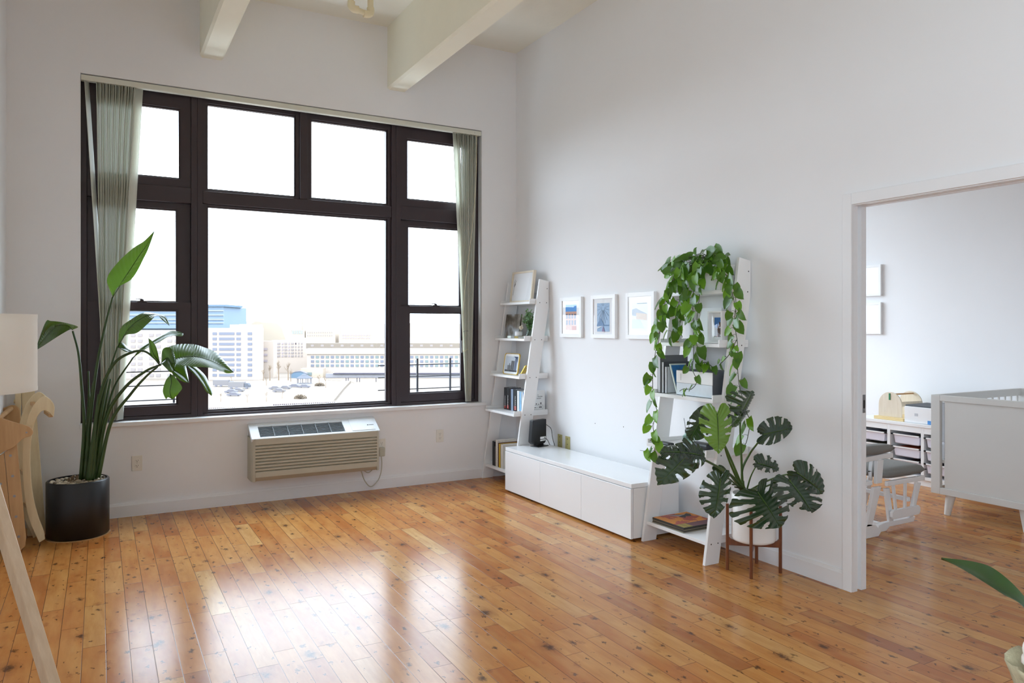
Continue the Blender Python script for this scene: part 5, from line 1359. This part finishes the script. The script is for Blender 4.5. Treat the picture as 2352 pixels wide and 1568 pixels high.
def cushion(par, nm, x0, x1, y0, y1, z0, z1, bulge=.02, rz=0):
    n_ = 14; b = MB(); lay = []
    for sgn in (1, -1):
        P = []
        for i in range(n_ + 1):
            row = []
            for j in range(n_ + 1):
                u, v = i / n_ * 2 - 1, j / n_ * 2 - 1
                e = (1 - abs(u) ** 5) * (1 - abs(v) ** 5)
                zc = (z0 + z1) / 2; hh_ = (z1 - z0) / 2
                k = 1 - .04 * (1 - e)
                row.append(((x0 + x1) / 2 + u * (x1 - x0) / 2 * k, (y0 + y1) / 2 + v * (y1 - y0) / 2 * k, zc + sgn * hh_ * (e ** .4) ))
            P.append(row)
        b.grid(P)
    bmesh.ops.remove_doubles(b.bm, verts=b.bm.verts, dist=1e-4)
    return b.obj(nm, M['cush'], par, smooth=180)
cushion(ot, 'cushion', 1.235, 1.74, oy0 - .05, oy1 + .07, .362, .445)
# the glider chair, mostly hidden by the jamb
gc = thing('glider_chair', (.85, -2.86, 0), 'white gliding armchair with grey cushions, mostly hidden by the doorway edge', 'armchair')
gy0, gy1 = -3.12, -2.56
for y in (gy0, gy1 - .03):
    MB().prism([(.55, y, 0), (1.13, y, 0), (1.16, y, .03), (1.10, y, .085), (1.02, y, .10), (.6, y, .06)], (0, .03, 0)).obj('base_runner', M['white'], gc, .004)
    MB().prism([(.66, y, .06), (.74, y, .06), (.68, y, .34), (.60, y, .34)], (0, .025, 0)).obj('link_arm', M['white'], gc, .003)
    MB().prism([(1.0, y, .08), (1.06, y, .08), (1.16, y, .34), (1.08, y, .34)], (0, .025, 0)).obj('link_arm', M['white'], gc, .003)
    MB().prism([(.52, y, .50), (1.20, y, .53), (1.29, y, .525), (1.29, y, .56), (1.2, y, .565), (.52, y, .535)], (-.0, .05, 0)).obj('arm_rest', M['white'], gc, .004)
    MB().prism([(1.12, y + .01, .36), (1.18, y + .01, .36), (1.20, y + .01, .52), (1.13, y + .01, .52)], (0, .025, 0)).obj('arm_post', M['white'], gc, .003)
    c_ = cushion(gc, 'arm_pad', .62, 1.31, y - .02, y + .08, .566, .63)
wbox(gc, 'seat_frame', .52, 1.15, gy0 + .06, gy1 - .06, .34, .37)
cushion(gc, 'seat_cushion', .56, 1.18, gy0 + .07, gy1 - .07, .371, .49)
bk_ = cr([(.56, 0, .38), (.50, 0, .6), (.44, 0, .85), (.36, 0, 1.02)], 14)
for y in (gy0 + .07, gy1 - .1):
    MB().prism([(p.x, y, p.z) for p in bk_] + [(p.x - .04, y, p.z) for p in reversed(bk_)], (0, .03, 0)).obj('back_post', M['white'], gc, .003)
MB().prism([(p.x + .08, gy0 + .11, p.z) for p in bk_] + [(p.x + .01, gy0 + .11, p.z) for p in reversed(bk_)], (0, gy1 - gy0 - .24, 0)).obj('back_cushion', M['cush'], gc, .02)
hd = [onY(x, y, -3.0) for x, y in ((1984, 1026), (1994, 1022), (2002, 1032), (2003, 1050), (1999, 1075), (1999, 1100))]
MB().tube(cr(hd, 20), .012, 8).obj('frame_loop', M['white'], gc, smooth=180)

# ------------------------------------------------------------------ orchid on a small table, foreground right
tb = thing('side_table', (-2.12, -5.80, 0), 'small wooden side table below the frame carrying the wrapped plant', 'table')
MB().lathe([(0, .70), (.19, .70), (.2, .705), (.2, .725), (.19, .73), (0, .73)], (-2.12, -5.80, 0), 40).obj('table_top', M['walnut'], tb, smooth=40)
for k in range(3):
    a = k * 2 * PI / 3 + .4
    MB().tube([(-2.12 + .1 * math.cos(a), -5.8 + .1 * math.sin(a), .70), (-2.12 + .19 * math.cos(a), -5.8 + .19 * math.sin(a), 0)], [.014, .010], 10).obj('leg', M['walnut'], tb, smooth=50)
orc = thing('orchid', (-2.12, -5.80, .731), 'foreground plant with one long strap leaf and a burlap-wrapped pot, cut by the right edge', 'plant')
oc = atd(2452, 1600, 1.2); ox, oy = oc.x, oc.y
tb.location = (ox, oy, 0); orc.location = (ox, oy, .731)
for ch in tb.children: ch.matrix_parent_inverse = Matrix.Translation((2.12, 5.80, 0))
n_ = 40; b = MB(); rows = []
for i in range(9):
    t = i / 8; row = []
    for k in range(n_ + 1):
        a = k * 2 * PI / n_; r = .05 + .018 * t + (.010 * t) * math.sin(a * 7) + (.02 * max(0, t - .8) * 5) * (.6 + .4 * math.sin(a * 5))
        row.append((ox + r * math.cos(a), oy + r * math.sin(a), .732 + .155 * t + .008 * math.sin(a * 5) * t))
    rows.append(row)
b.grid(rows); b.obj('pot_wrap', M['burlap'], orc, smooth=180, solid=.002)
MB().lathe([(0, .735), (.045, .735), (.056, .86), (0, .86)], (ox, oy, 0), 24).obj('pot', M['soil'], orc)
oq = atd(2368, 1492, 1.2); bmb = MB(); bmesh.ops.create_uvsphere(bmb.bm, u_segments=16, v_segments=10, radius=.012, matrix=Matrix.Translation(oq) @ Matrix.Diagonal((1, 1, 1.5, 1)))
bmb.obj('root', M['cream'], orc, smooth=180)
MB().tube(cr([oq, oq + Vector((.012, .012, -.03)), Vector((ox, oy, .86))], 8), .006, 8).obj('root', M['cream'], orc, smooth=180)
n_ = 30
mid = cr([atd(2162, 1280, 1.42), atd(2235, 1310, 1.36), atd(2300, 1350, 1.30), atd(2360, 1395, 1.25), atd(2410, 1480, 1.2), Vector((ox, oy, .87))], n_)
up_ = cr([atd(2162, 1280, 1.42), atd(2240, 1290, 1.38), atd(2290, 1310, 1.33), atd(2352, 1368, 1.28), atd(2420, 1470, 1.22), Vector((ox, oy, .87))], n_)
dn_ = cr([atd(2162, 1280, 1.42), atd(2230, 1318, 1.33), atd(2300, 1362, 1.26), atd(2352, 1396, 1.22), atd(2402, 1490, 1.18), Vector((ox, oy, .87))], n_)
rows = [[up_[i], up_[i].lerp(mid[i], .5) - Vector((0, 0, .002)), mid[i] - Vector((0, 0, .004)), mid[i].lerp(dn_[i], .5) - Vector((0, 0, .002)), dn_[i]] for i in range(n_)]
MB().grid(rows).obj('leaf', M['strel2'], orc, smooth=180)

# ------------------------------------------------------------------ ceiling pipe loop
pi = thing('ceiling_pipe', (-1.7, -.8, 3.9), 'cream plastic pipe loop hanging from the ceiling between the beams', 'pipe')
PYY = -.75
def pq_(x, y): return onY(x, y, PYY)
a_, c_ = pq_(807, 22), pq_(851, 36)
ez = H
MB().tube([Vector((c_.x, PYY, c_.z)), Vector((c_.x, PYY, ez))], .0235, 16).obj('riser', M['pipe'], pi, smooth=60)
MB().tube([Vector((a_.x + .03, PYY, a_.z + .01)), Vector((c_.x - .03, PYY, c_.z + .008))], .0205, 16).obj('cross_pipe', M['pipe'], pi, smooth=60)
def elbow(p, sx):
    P = cr([p + Vector((sx * .055, 0, .0)), p + Vector((sx * .02, 0, 0.002)), p + Vector((0, 0, .02)), p + Vector((0, 0, .055))], 12)
    MB().tube(P, .029, 16).obj('elbow', M['pipe'], pi, smooth=60)
elbow(c_ + Vector((0, 0, .005)), -1); elbow(a_ + Vector((0, 0, .008)), 1)
MB().tube(cr([a_ + Vector((.005, 0, .06)), a_ + Vector((.005, 0, .11)), Vector((a_.x + .01, PYY, ez))], 8), .011, 10).obj('conduit', M['conduit'], pi, smooth=60)

# ------------------------------------------------------------------ outside: guard rails, water, buildings
def guard(name, label, posts, x0, x1, Y=.42):
    o = thing(name, ((x0 + x1) / 2, Y, .7), label, 'railing')
    for x in posts: MB().box(x - .008, x + .008, Y - .008, Y + .008, .74, 1.135).obj('post', M['rail2'], o)
    for z in (.835, .955, 1.07):
        for d in (0,): MB().box(x0, x1, Y - .004, Y + .004, z, z + .009).obj('rail', M['rail2'], o)
    MB().box(x0, x1, Y - .03, Y + .03, .72, .74).obj('foot_plate', M['rail2'], o)
M['rail2'] = pmat('painted_steel', '22252e', .5, .05)
guard('guard_rail', 'dark steel guard rail outside the right-hand sash', (-.85, -.5), -1.25, -.30)
guard('guard_rail', 'dark steel guard rail outside the left-hand sash', (-3.43, -3.02), -3.75, -2.9)
GZ = -25.0
def ext(nm, c, rough=.8, var=.05, scale=.2): M[nm] = pmat(nm, c, rough, var, scale)
def lin2s(x): return 12.92 * x if x <= .0031308 else 1.055 * x ** (1 / 2.4) - .055
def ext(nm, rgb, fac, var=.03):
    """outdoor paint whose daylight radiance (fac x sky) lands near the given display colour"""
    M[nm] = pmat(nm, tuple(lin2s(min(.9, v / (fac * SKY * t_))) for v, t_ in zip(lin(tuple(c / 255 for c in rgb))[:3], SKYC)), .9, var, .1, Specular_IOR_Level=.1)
V_ = .44                     # sky view of an upright wall
ext('x_cream', (253, 250, 246), V_); ext('x_hotel', (254, 250, 246), V_); ext('x_blue', (168, 202, 238), V_); ext('x_band', (206, 226, 244), V_); ext('x_blued', (140, 178, 215), V_)
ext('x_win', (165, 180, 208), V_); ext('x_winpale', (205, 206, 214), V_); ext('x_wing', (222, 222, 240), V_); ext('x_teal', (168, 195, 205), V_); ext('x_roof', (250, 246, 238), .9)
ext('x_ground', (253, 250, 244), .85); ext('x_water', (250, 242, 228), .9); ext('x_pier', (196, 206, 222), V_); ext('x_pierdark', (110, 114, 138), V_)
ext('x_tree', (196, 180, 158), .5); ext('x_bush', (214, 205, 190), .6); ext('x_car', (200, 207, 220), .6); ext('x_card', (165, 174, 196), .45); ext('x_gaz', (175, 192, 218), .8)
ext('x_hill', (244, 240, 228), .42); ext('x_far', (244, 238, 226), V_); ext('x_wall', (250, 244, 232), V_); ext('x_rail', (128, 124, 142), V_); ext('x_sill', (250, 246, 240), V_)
RV, FV = Vector((CS, -SN, 0)), Vector((SN, CS, 0))
def XP(px, y, d): return Vector((CX, CY, 0)) + FV * d + RV * ((px - 1176) / F * d) + Vector((0, 0, CZ + (HY - y) / F * d))
def gd(y): return (CZ - GZ) * F / (y - HY)
def slab(px0, px1, y0, y1, d, thick, nm, mat, par, off=0):
    b = MB(); b.prism([XP(px0, y0, d - off), XP(px0, y1, d - off), XP(px1, y1, d - off), XP(px1, y0, d - off)], FV * thick)
    return b.obj(nm, M[mat], par)
def base_z(p): q = p.copy(); q.z = GZ; return q
def building(name, label, px0, px1, ytop, d, thick, mat, blocks=(), wins=(), group=None):
    yb = HY + (CZ - GZ) * F / d
    o = thing(name, base_z(XP((px0 + px1) / 2, yb, d)), label, 'building', group)
    slab(px0, px1, yb, ytop, d, thick, 'walls', mat, o)
    for a in blocks: slab(a[0], a[1], a[2], a[3], d, a[4], a[5], a[6], o, a[7] if len(a) > 7 else .3)
    protos = {}
    for (xa, xb, y, h, m) in wins:
        key = (round(xb - xa, 1), m)
        if key not in protos:
            w_ = slab(xa, xb, y + h, y, d, .5, 'window', m, o, .25); protos[key] = (w_, XP(xa, y, d))
        else:
            src, p0 = protos[key]; c = src.copy(); COL.objects.link(c); c.parent = o; c.matrix_parent_inverse = src.matrix_parent_inverse.copy()
            c.location = src.location + XP(xa, y, d) - p0
    return o
struct('ground_outside', MB().box(-1500, 2600, 12, 4200, GZ - 2, GZ), M['x_ground'])
# river: a polygon laid slightly over the ground
def gpt(px, y, z): 
    d = (CZ - z) * F / (y - HY); return XP(px, y, d)
b = MB(); wz = GZ + .05
b.prism([gpt(x, y, wz) for x, y in ((778, 960), (815, 881), (808, 877), (750, 872), (752, 868), (1180, 862), (1500, 905), (1400, 1100), (800, 1100))], (0, 0, .02))
o = b.obj('river', M['x_water']); tag(o, 'pale river below the right half of the big window', 'water', kind='stuff')
o = MB().prism([gpt(x, y, GZ + .02) for x, y in ((690, 945), (752, 905), (776, 880), (806, 878), (790, 895), (766, 925), (762, 950))], (0, 0, .9)).obj('promenade', M['x_roof']); o['kind'] = 'structure'
# hotel slab behind the left mullion
hz_ = lambda x: 440 + x / 4.9
rows = [640 + (602 + 58.4 * k) / 4.9 for k in range(9)]
wins = [(hz_(a), hz_(b_), y, 6.2, 'x_win') for y in rows for a, b_ in ((235, 283), (308, 480), (503, 553), (630, 680))]
building('hotel_tower', 'cream nine-storey block with rows of blue windows, seen left in the centre pane', 452, 596, 753, 372, 6, 'x_hotel', [(528, 596, 760, 745, 5, 'stair_tower', 'x_hotel', -1), (550, 560, 748, 744, 4, 'roof_plant', 'x_cream', -2)], wins)
rows = [766 + 13.2 * k for k in range(8)]
wins = [(x, x + 10.5, y, 7, 'x_winpale') for y in rows for x in (252, 268, 300, 316, 342, 358, 384, 400, 428)]  # panes lightened, the veil of glare painted into their colour
building('apartment_block', 'pale apartment block with paired grey windows, seen through the left sash', 170, 449, 758, 380, 6, 'x_cream', (), wins)
building('glass_tower', 'sky-blue glass office tower standing behind the two pale blocks', 60, 513, 704, 460, 40, 'x_blue',
         [(440, 517, 704, 699, 30, 'parapet', 'x_blued', 1), (60, 535, 754, 746, 20, 'podium', 'x_blue', 6)] + [(60, 513, y + 2.5, y, 1, 'floor_band', 'x_band', .6) for y in (712, 722, 732, 740)])
building('low_wing', 'low pale wing joined to the right of the hotel block', 597, 628, 783, 386, 6, 'x_cream', (), [(598, 614, y, 5, 'x_wing') for y in (799, 812, 826)])
fx_ = lambda x: 440 + x / 4.9
wins = [(fx_(a), fx_(b_), 640 + y / 4.9, 4, m) for y in (720, 755, 790, 825, 860) for a, b_, m in ((915, 942, 'x_winpale'), (955, 995, 'x_winpale'), (1015, 1030, 'x_wing'), (1045, 1072, 'x_winpale'), (1090, 1103, 'x_wing'), (1120, 1148, 'x_winpale'), (1165, 1178, 'x_rail' if y == 720 else 'x_winpale'), (1198, 1212, 'x_winpale'), (1232, 1246, 'x_winpale'))]
building('apartment_block', 'mid-distance apartment block with small grey windows in the middle of the centre pane', 625, 712, 781, 426, 5, 'x_cream', [(665, 707, 781, 776, 8, 'roof_plant', 'x_wall', 0)], wins)
wins = []
for k in range(32):
    x = 714 + k * 11.4
    wins += [(x, x + 7.2, y, 5.6, 'x_teal' if k % 2 else 'x_win') for y in (817, 827, 836.5)]
    if k % 2 == 0: wins.append((x, x + 6, 791.5, 4, 'x_winpale'))
building('waterfront_terrace', 'long white waterfront terrace with teal balconies over the pier', 705, 1085, 800, 400, 12, 'x_cream', [(703, 1085, 800, 788, 8, 'attic_storey', 'x_roof', -6), (703, 1085, 813, 811, 1, 'eaves', 'x_wall', .8)], wins)
building('boat_house', 'small cream boathouse at the left end of the terrace', 690, 742, 846, 389, 6, 'x_wall', [(703, 716, 862, 855, .3, 'window', 'x_teal', .3)], [])
pr_ = thing('pier', base_z(XP(905, 860, 385)), 'grey pier with dark deck edge along the terrace', 'pier')
slab(748, 1100, 868, 858, 385, 4, 'deck_face', 'x_pier', pr_); slab(765, 1100, 859, 857, 384, 4, 'deck_edge', 'x_pierdark', pr_); slab(748, 1100, 869, 867, 384.5, 4, 'lower_edge', 'x_pierdark', pr_)
for x in (794, 799, 819, 825, 863): slab(x, x + 1.2, 877.6, 867, 356, .6, 'pile', 'x_pierdark', pr_)
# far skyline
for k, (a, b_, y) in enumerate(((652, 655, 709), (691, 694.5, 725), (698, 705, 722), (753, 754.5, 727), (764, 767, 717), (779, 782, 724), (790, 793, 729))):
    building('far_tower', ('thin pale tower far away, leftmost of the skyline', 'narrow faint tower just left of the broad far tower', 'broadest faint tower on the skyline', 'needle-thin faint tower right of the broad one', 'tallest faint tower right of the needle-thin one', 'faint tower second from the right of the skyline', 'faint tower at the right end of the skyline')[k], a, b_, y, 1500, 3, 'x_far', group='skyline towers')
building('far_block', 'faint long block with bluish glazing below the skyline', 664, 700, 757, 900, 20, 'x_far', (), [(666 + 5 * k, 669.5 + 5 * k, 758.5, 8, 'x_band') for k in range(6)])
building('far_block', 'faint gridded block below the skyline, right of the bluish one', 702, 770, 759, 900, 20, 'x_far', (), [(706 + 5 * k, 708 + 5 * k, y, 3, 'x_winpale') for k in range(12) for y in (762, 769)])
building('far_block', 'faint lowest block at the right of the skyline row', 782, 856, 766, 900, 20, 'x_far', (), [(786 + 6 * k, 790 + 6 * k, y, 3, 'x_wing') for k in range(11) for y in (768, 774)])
def ridge(name, pts, d, th, mat):
    b = MB(); n = len(pts); P = cr([XP(x, y, d) for x, y in pts], 40)
    Q = [Vector((p.x, p.y, GZ)) for p in P]
    b.prism(P + list(reversed(Q)), FV * th); o = b.obj(name, M[mat]); o['kind'] = 'structure'
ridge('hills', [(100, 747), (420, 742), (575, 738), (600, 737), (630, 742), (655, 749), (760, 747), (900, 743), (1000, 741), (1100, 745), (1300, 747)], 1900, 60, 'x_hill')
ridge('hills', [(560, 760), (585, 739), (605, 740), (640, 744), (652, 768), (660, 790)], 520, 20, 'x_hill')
# trees, cars, park
rnd = random.Random(21)
def bare_tree(px, yb, h, label, bushy=False):
    p = base_z(XP(px, yb, gd(yb))); d = gd(yb); hm = h / F * d
    o = thing('bare_tree', p, label, 'tree', 'bare trees outside')
    MB().tube([p, p + Vector((0, 0, hm * .5))], [hm * .03, hm * .018], 6).obj('trunk', M['x_tree'], o)
    b = MB()
    def br(q, dr, L, lv):
        e = q + dr * L; b.tube([q, (q + e) / 2 + Vector((rnd.uniform(-1, 1), 0, rnd.uniform(-.5, 1))) * L * .06, e], [hm * .012 * .7 ** lv, hm * .009 * .7 ** lv, hm * .006 * .7 ** lv], 4)
        if lv < 3:
            for k in range(3 if lv else 5):
                nd = (dr + Vector((rnd.uniform(-1, 1), rnd.uniform(-1, 1), rnd.uniform(-.2, .8))) * .75).normalized(); br(q.lerp(e, rnd.uniform(.35, 1)), nd, L * .66, lv + 1)
    br(p + Vector((0, 0, hm * .25)), Vector((0, 0, 1)), hm * .38, 0)
    b.obj('branches', M['x_tree'], o)
    return o
for px, yb, h, lb in ((532, 880, 18, 'bare tree in front of the hotel block'), (605, 874, 28, 'bare tree beside the low wing, nearest the hotel'), (620, 874, 38, 'taller bare tree left of the mid-distance block'), (640, 873, 46, 'tallest bare tree in front of the mid-distance block'), (662, 873, 42, 'bare tree under the right half of the mid-distance block'), (668, 876, 30, 'bare tree left of the terrace end'), (612, 885, 22, 'bare tree in the park left of the parked cars'), (733, 884, 26, 'bare tree on the bank beside the pier'), (748, 890, 24, 'bare tree on the bank nearest the river'), (507, 922, 22, 'thin street tree nearest the mullion'), (568, 924, 22, 'thin street tree in the middle of the lower centre pane'), (612, 922, 24, 'thin street tree right of the middle of the lower centre pane'), (648, 915, 20, 'thin street tree left of the round bush')):
    bare_tree(px, yb, h, lb)
def shrub(px, yb, w, h, label):
    d = gd(yb); p = base_z(XP(px, yb, d)); s = d / F
    o = thing('bush', p, label, 'bush')
    b = MB()
    for k in range(160):
        a = rnd.uniform(0, 2 * PI); e = math.asin(rnd.random()); dr = Vector((math.cos(a) * math.cos(e) * w / 2, math.sin(a) * math.cos(e) * w / 2, math.sin(e) * h)) * s
        b.tube([p + dr * .2, p + dr * .75, p + dr], .12, 3)
    b.obj('twigs', M['x_bush'], o)
shrub(690, 915, 30, 10, 'round greyish bush at the foot of the promenade'); shrub(734, 886, 24, 8, 'low tan bush on the bank left of the pier')
def car(px, y, label, w=4.4, mat='x_car'):
    d = gd(y); p = base_z(XP(px, y, d)); o = thing('parked_car', p, label, 'car', 'cars parked outside')
    prof = [(-w / 2, .25), (-w / 2, .8), (-w * .3, .95), (-w * .18, 1.45), (w * .2, 1.45), (w * .34, .95), (w / 2, .85), (w / 2, .25)]
    MB().prism([p + RV * x + Vector((0, 0, z)) - FV * .85 for x, z in prof], FV * 1.7).obj('car_body', M[mat], o)
    MB().prism([p + RV * x + Vector((0, 0, z)) - FV * .9 for x, z in [(-w * .26, .97), (-w * .16, 1.35), (w * .17, 1.35), (w * .28, .97)]], FV * 1.8).obj('windows', M['x_card'], o)
    for x in (-w * .3, w * .3):
        for s in (-.9, .55): MB().tube([p + RV * x + FV * s + Vector((0, 0, .33)), p + RV * x + FV * (s + .35) + Vector((0, 0, .33))], .33, 10).obj('wheel', M['x_card'], o)
for px, y, lb in ((531, 902, 'grey car left of its darker neighbour, under the big leaf'), (537, 909, 'dark blue-grey car nearest the window in the car park'), (547, 899, 'pale car right of the grey car under the big leaf'), (632, 894, 'left car of the trio beyond the street trees'), (641, 900, 'nearest car of the trio beyond the street trees'), (655, 893, 'right car of the trio beyond the street trees'), (676, 889, 'dark car left of the gazebo foot'), (699, 890, 'small dark car just below the gazebo')):
    car(px, y, lb, 5, 'x_card' if 'dark' in lb else 'x_car')
for px, y, lb, w_ in ((512, 888, 'blue-grey lorry parked below the hotel block', 9), (548, 893, 'grey lorry right of the blue-grey lorry', 9)):
    d = gd(y); p = base_z(XP(px, y, d)); o = thing('lorry', p, lb, 'lorry')
    MB().prism([p + RV * x + Vector((0, 0, z)) for x, z in ((-w_ / 2, .6), (-w_ / 2, 3), (w_ * .25, 3), (w_ * .25, .6))], FV * 2.4).obj('cargo_box', M['x_car'], o)
    MB().prism([p + RV * x + Vector((0, 0, z)) for x, z in ((w_ * .27, .6), (w_ * .27, 2.4), (w_ * .42, 2.4), (w_ / 2, 1.5), (w_ / 2, .6))], FV * 2.3).obj('cab', M['x_gaz'], o)
    for x in (-w_ * .35, -w_ * .1, w_ * .38): MB().tube([p + RV * x + Vector((0, 0, .5)) - FV * .05, p + RV * x + FV * .4 + Vector((0, 0, .5))], .5, 10).obj('wheel', M['x_card'], o)
d = gd(881); p = base_z(XP(699, 881, d)); gz_ = thing('gazebo', p, 'blue-roofed gazebo in the waterfront park', 'gazebo')
MB().lathe([(3.9, 2.5), (3.9, 2.65), (1.6, 4.0), (1.5, 4.2), (0, 4.9)], p, 8).obj('roof', M['x_gaz'], gz_)
for k in range(8):
    a = k * PI / 4; q = p + Vector((3.2 * math.cos(a), 3.2 * math.sin(a), 0)); MB().tube([q, q + Vector((0, 0, 2.55))], .14, 6).obj('post', M['x_card'], gz_)
MB().lathe([(0, .3), (3.6, .3), (3.6, 0), (0, 0)], p, 8).obj('deck', M['x_pier'], gz_)
d = gd(868); p = base_z(XP(684, 868, d)); sh_ = thing('shelter', p, 'dark blue park shelter behind the gazebo', 'shelter')
MB().prism([p + RV * x + Vector((0, 0, z)) for x, z in ((-4, 0), (-4, 2.2), (-1, 3.2), (1.5, 3.4), (4, 2.4), (4, 0))], FV * 3).obj('walls', M['x_blued'], sh_)
MB().prism([p + RV * x + Vector((0, 0, z)) - FV * .2 for x, z in ((-4.6, 2.2), (-1, 3.5), (1.5, 3.7), (4.6, 2.3), (1.5, 3.3), (-1, 3.1))], FV * 3.4).obj('roof', M['x_card'], sh_)
# balustraded edge of the lower roof below the window
def parapet(label, xa, ya, xb, yb_, d, n):
    o = thing('parapet', XP((xa + xb) / 2, (ya + yb_) / 2 + 6, d), label, 'parapet')
    A_, B_ = XP(xa, ya, d), XP(xb, yb_, d); u = (B_ - A_); hgt = Vector((0, 0, .28))
    MB().prism([A_, B_, B_ - hgt * .15, A_ - hgt * .15], FV * .25).obj('cap', M['x_sill'], o)
    MB().prism([A_ - hgt * 1.0, B_ - hgt * 1.0, B_ - hgt * 2.6, A_ - hgt * 2.6], FV * .25).obj('base', M['x_sill'], o)
    src = None
    for k in range(n):
        q = A_ + u * ((k + .25) / n); w_ = u * (.5 / n)
        if src is None:
            src = MB().prism([q - hgt * .15, q + w_ - hgt * .15, q + w_ - hgt, q - hgt], FV * .12).obj('baluster', M['x_rail'], o); q0 = q
        else:
            c = src.copy(); COL.objects.link(c); c.parent = o; c.matrix_parent_inverse = src.matrix_parent_inverse.copy(); c.location = q - q0
parapet('row of small grey balusters along the lower roof edge, left part', 470, 936, 628, 931, 70, 36)
parapet('row of taller grey balusters along the lower roof edge, right part', 626, 927, 770, 921, 62, 30)

# ------------------------------------------------------------------ light: overcast sky through the seen and the added windows
W = bpy.data.worlds.new('sky'); SC.world = W; W.use_nodes = True
bg = W.node_tree.nodes['Background']; bg.inputs[0].default_value = (.82, .97, 1.12, 1); bg.inputs[1].default_value = SKY
def portal(name, loc, rot, sx, sy):
    d = bpy.data.lights.new(name, 'AREA'); d.shape = 'RECTANGLE'; d.size = sx; d.size_y = sy; d.cycles.is_portal = True
    o = bpy.data.objects.new(name, d); COL.objects.link(o); o.location = loc; o.rotation_euler = rot
portal('portal_main', (-2.02, .3, 2.0), (-PI / 2, 0, 0), 3.35, 2.65)
portal('portal_next', (1.8, .3, 2.05), (-PI / 2, 0, 0), 2.6, 2.3)
portal('portal_side', (XL - .17, (LY0 + LY1) / 2, (LZ0 + LZ1) / 2), (0, -PI / 2, 0), LZ1 - LZ0, LY1 - LY0)
# ------------------------------------------------------------------ camera
cd_ = bpy.data.cameras.new('camera'); co = bpy.data.objects.new('camera', cd_); COL.objects.link(co)
co.location = CAM; co.rotation_euler = (PI / 2, 0, -YAW)
cd_.sensor_width = 36; cd_.lens = F / 2352 * 36; cd_.shift_y = -(784 - HY) / 2352; cd_.clip_start = .05; cd_.clip_end = 5000
SC.camera = co
SC.view_settings.view_transform = 'Standard'; SC.view_settings.look = 'None'; SC.view_settings.gamma = 1; SC.view_settings.exposure = .08
SC.view_settings.use_curve_mapping = False
SC.cycles.use_denoising = True; SC.cycles.max_bounces = 10; SC.cycles.diffuse_bounces = 6; SC.cycles.transparent_max_bounces = 16
SC.cycles.sample_clamp_indirect = 8
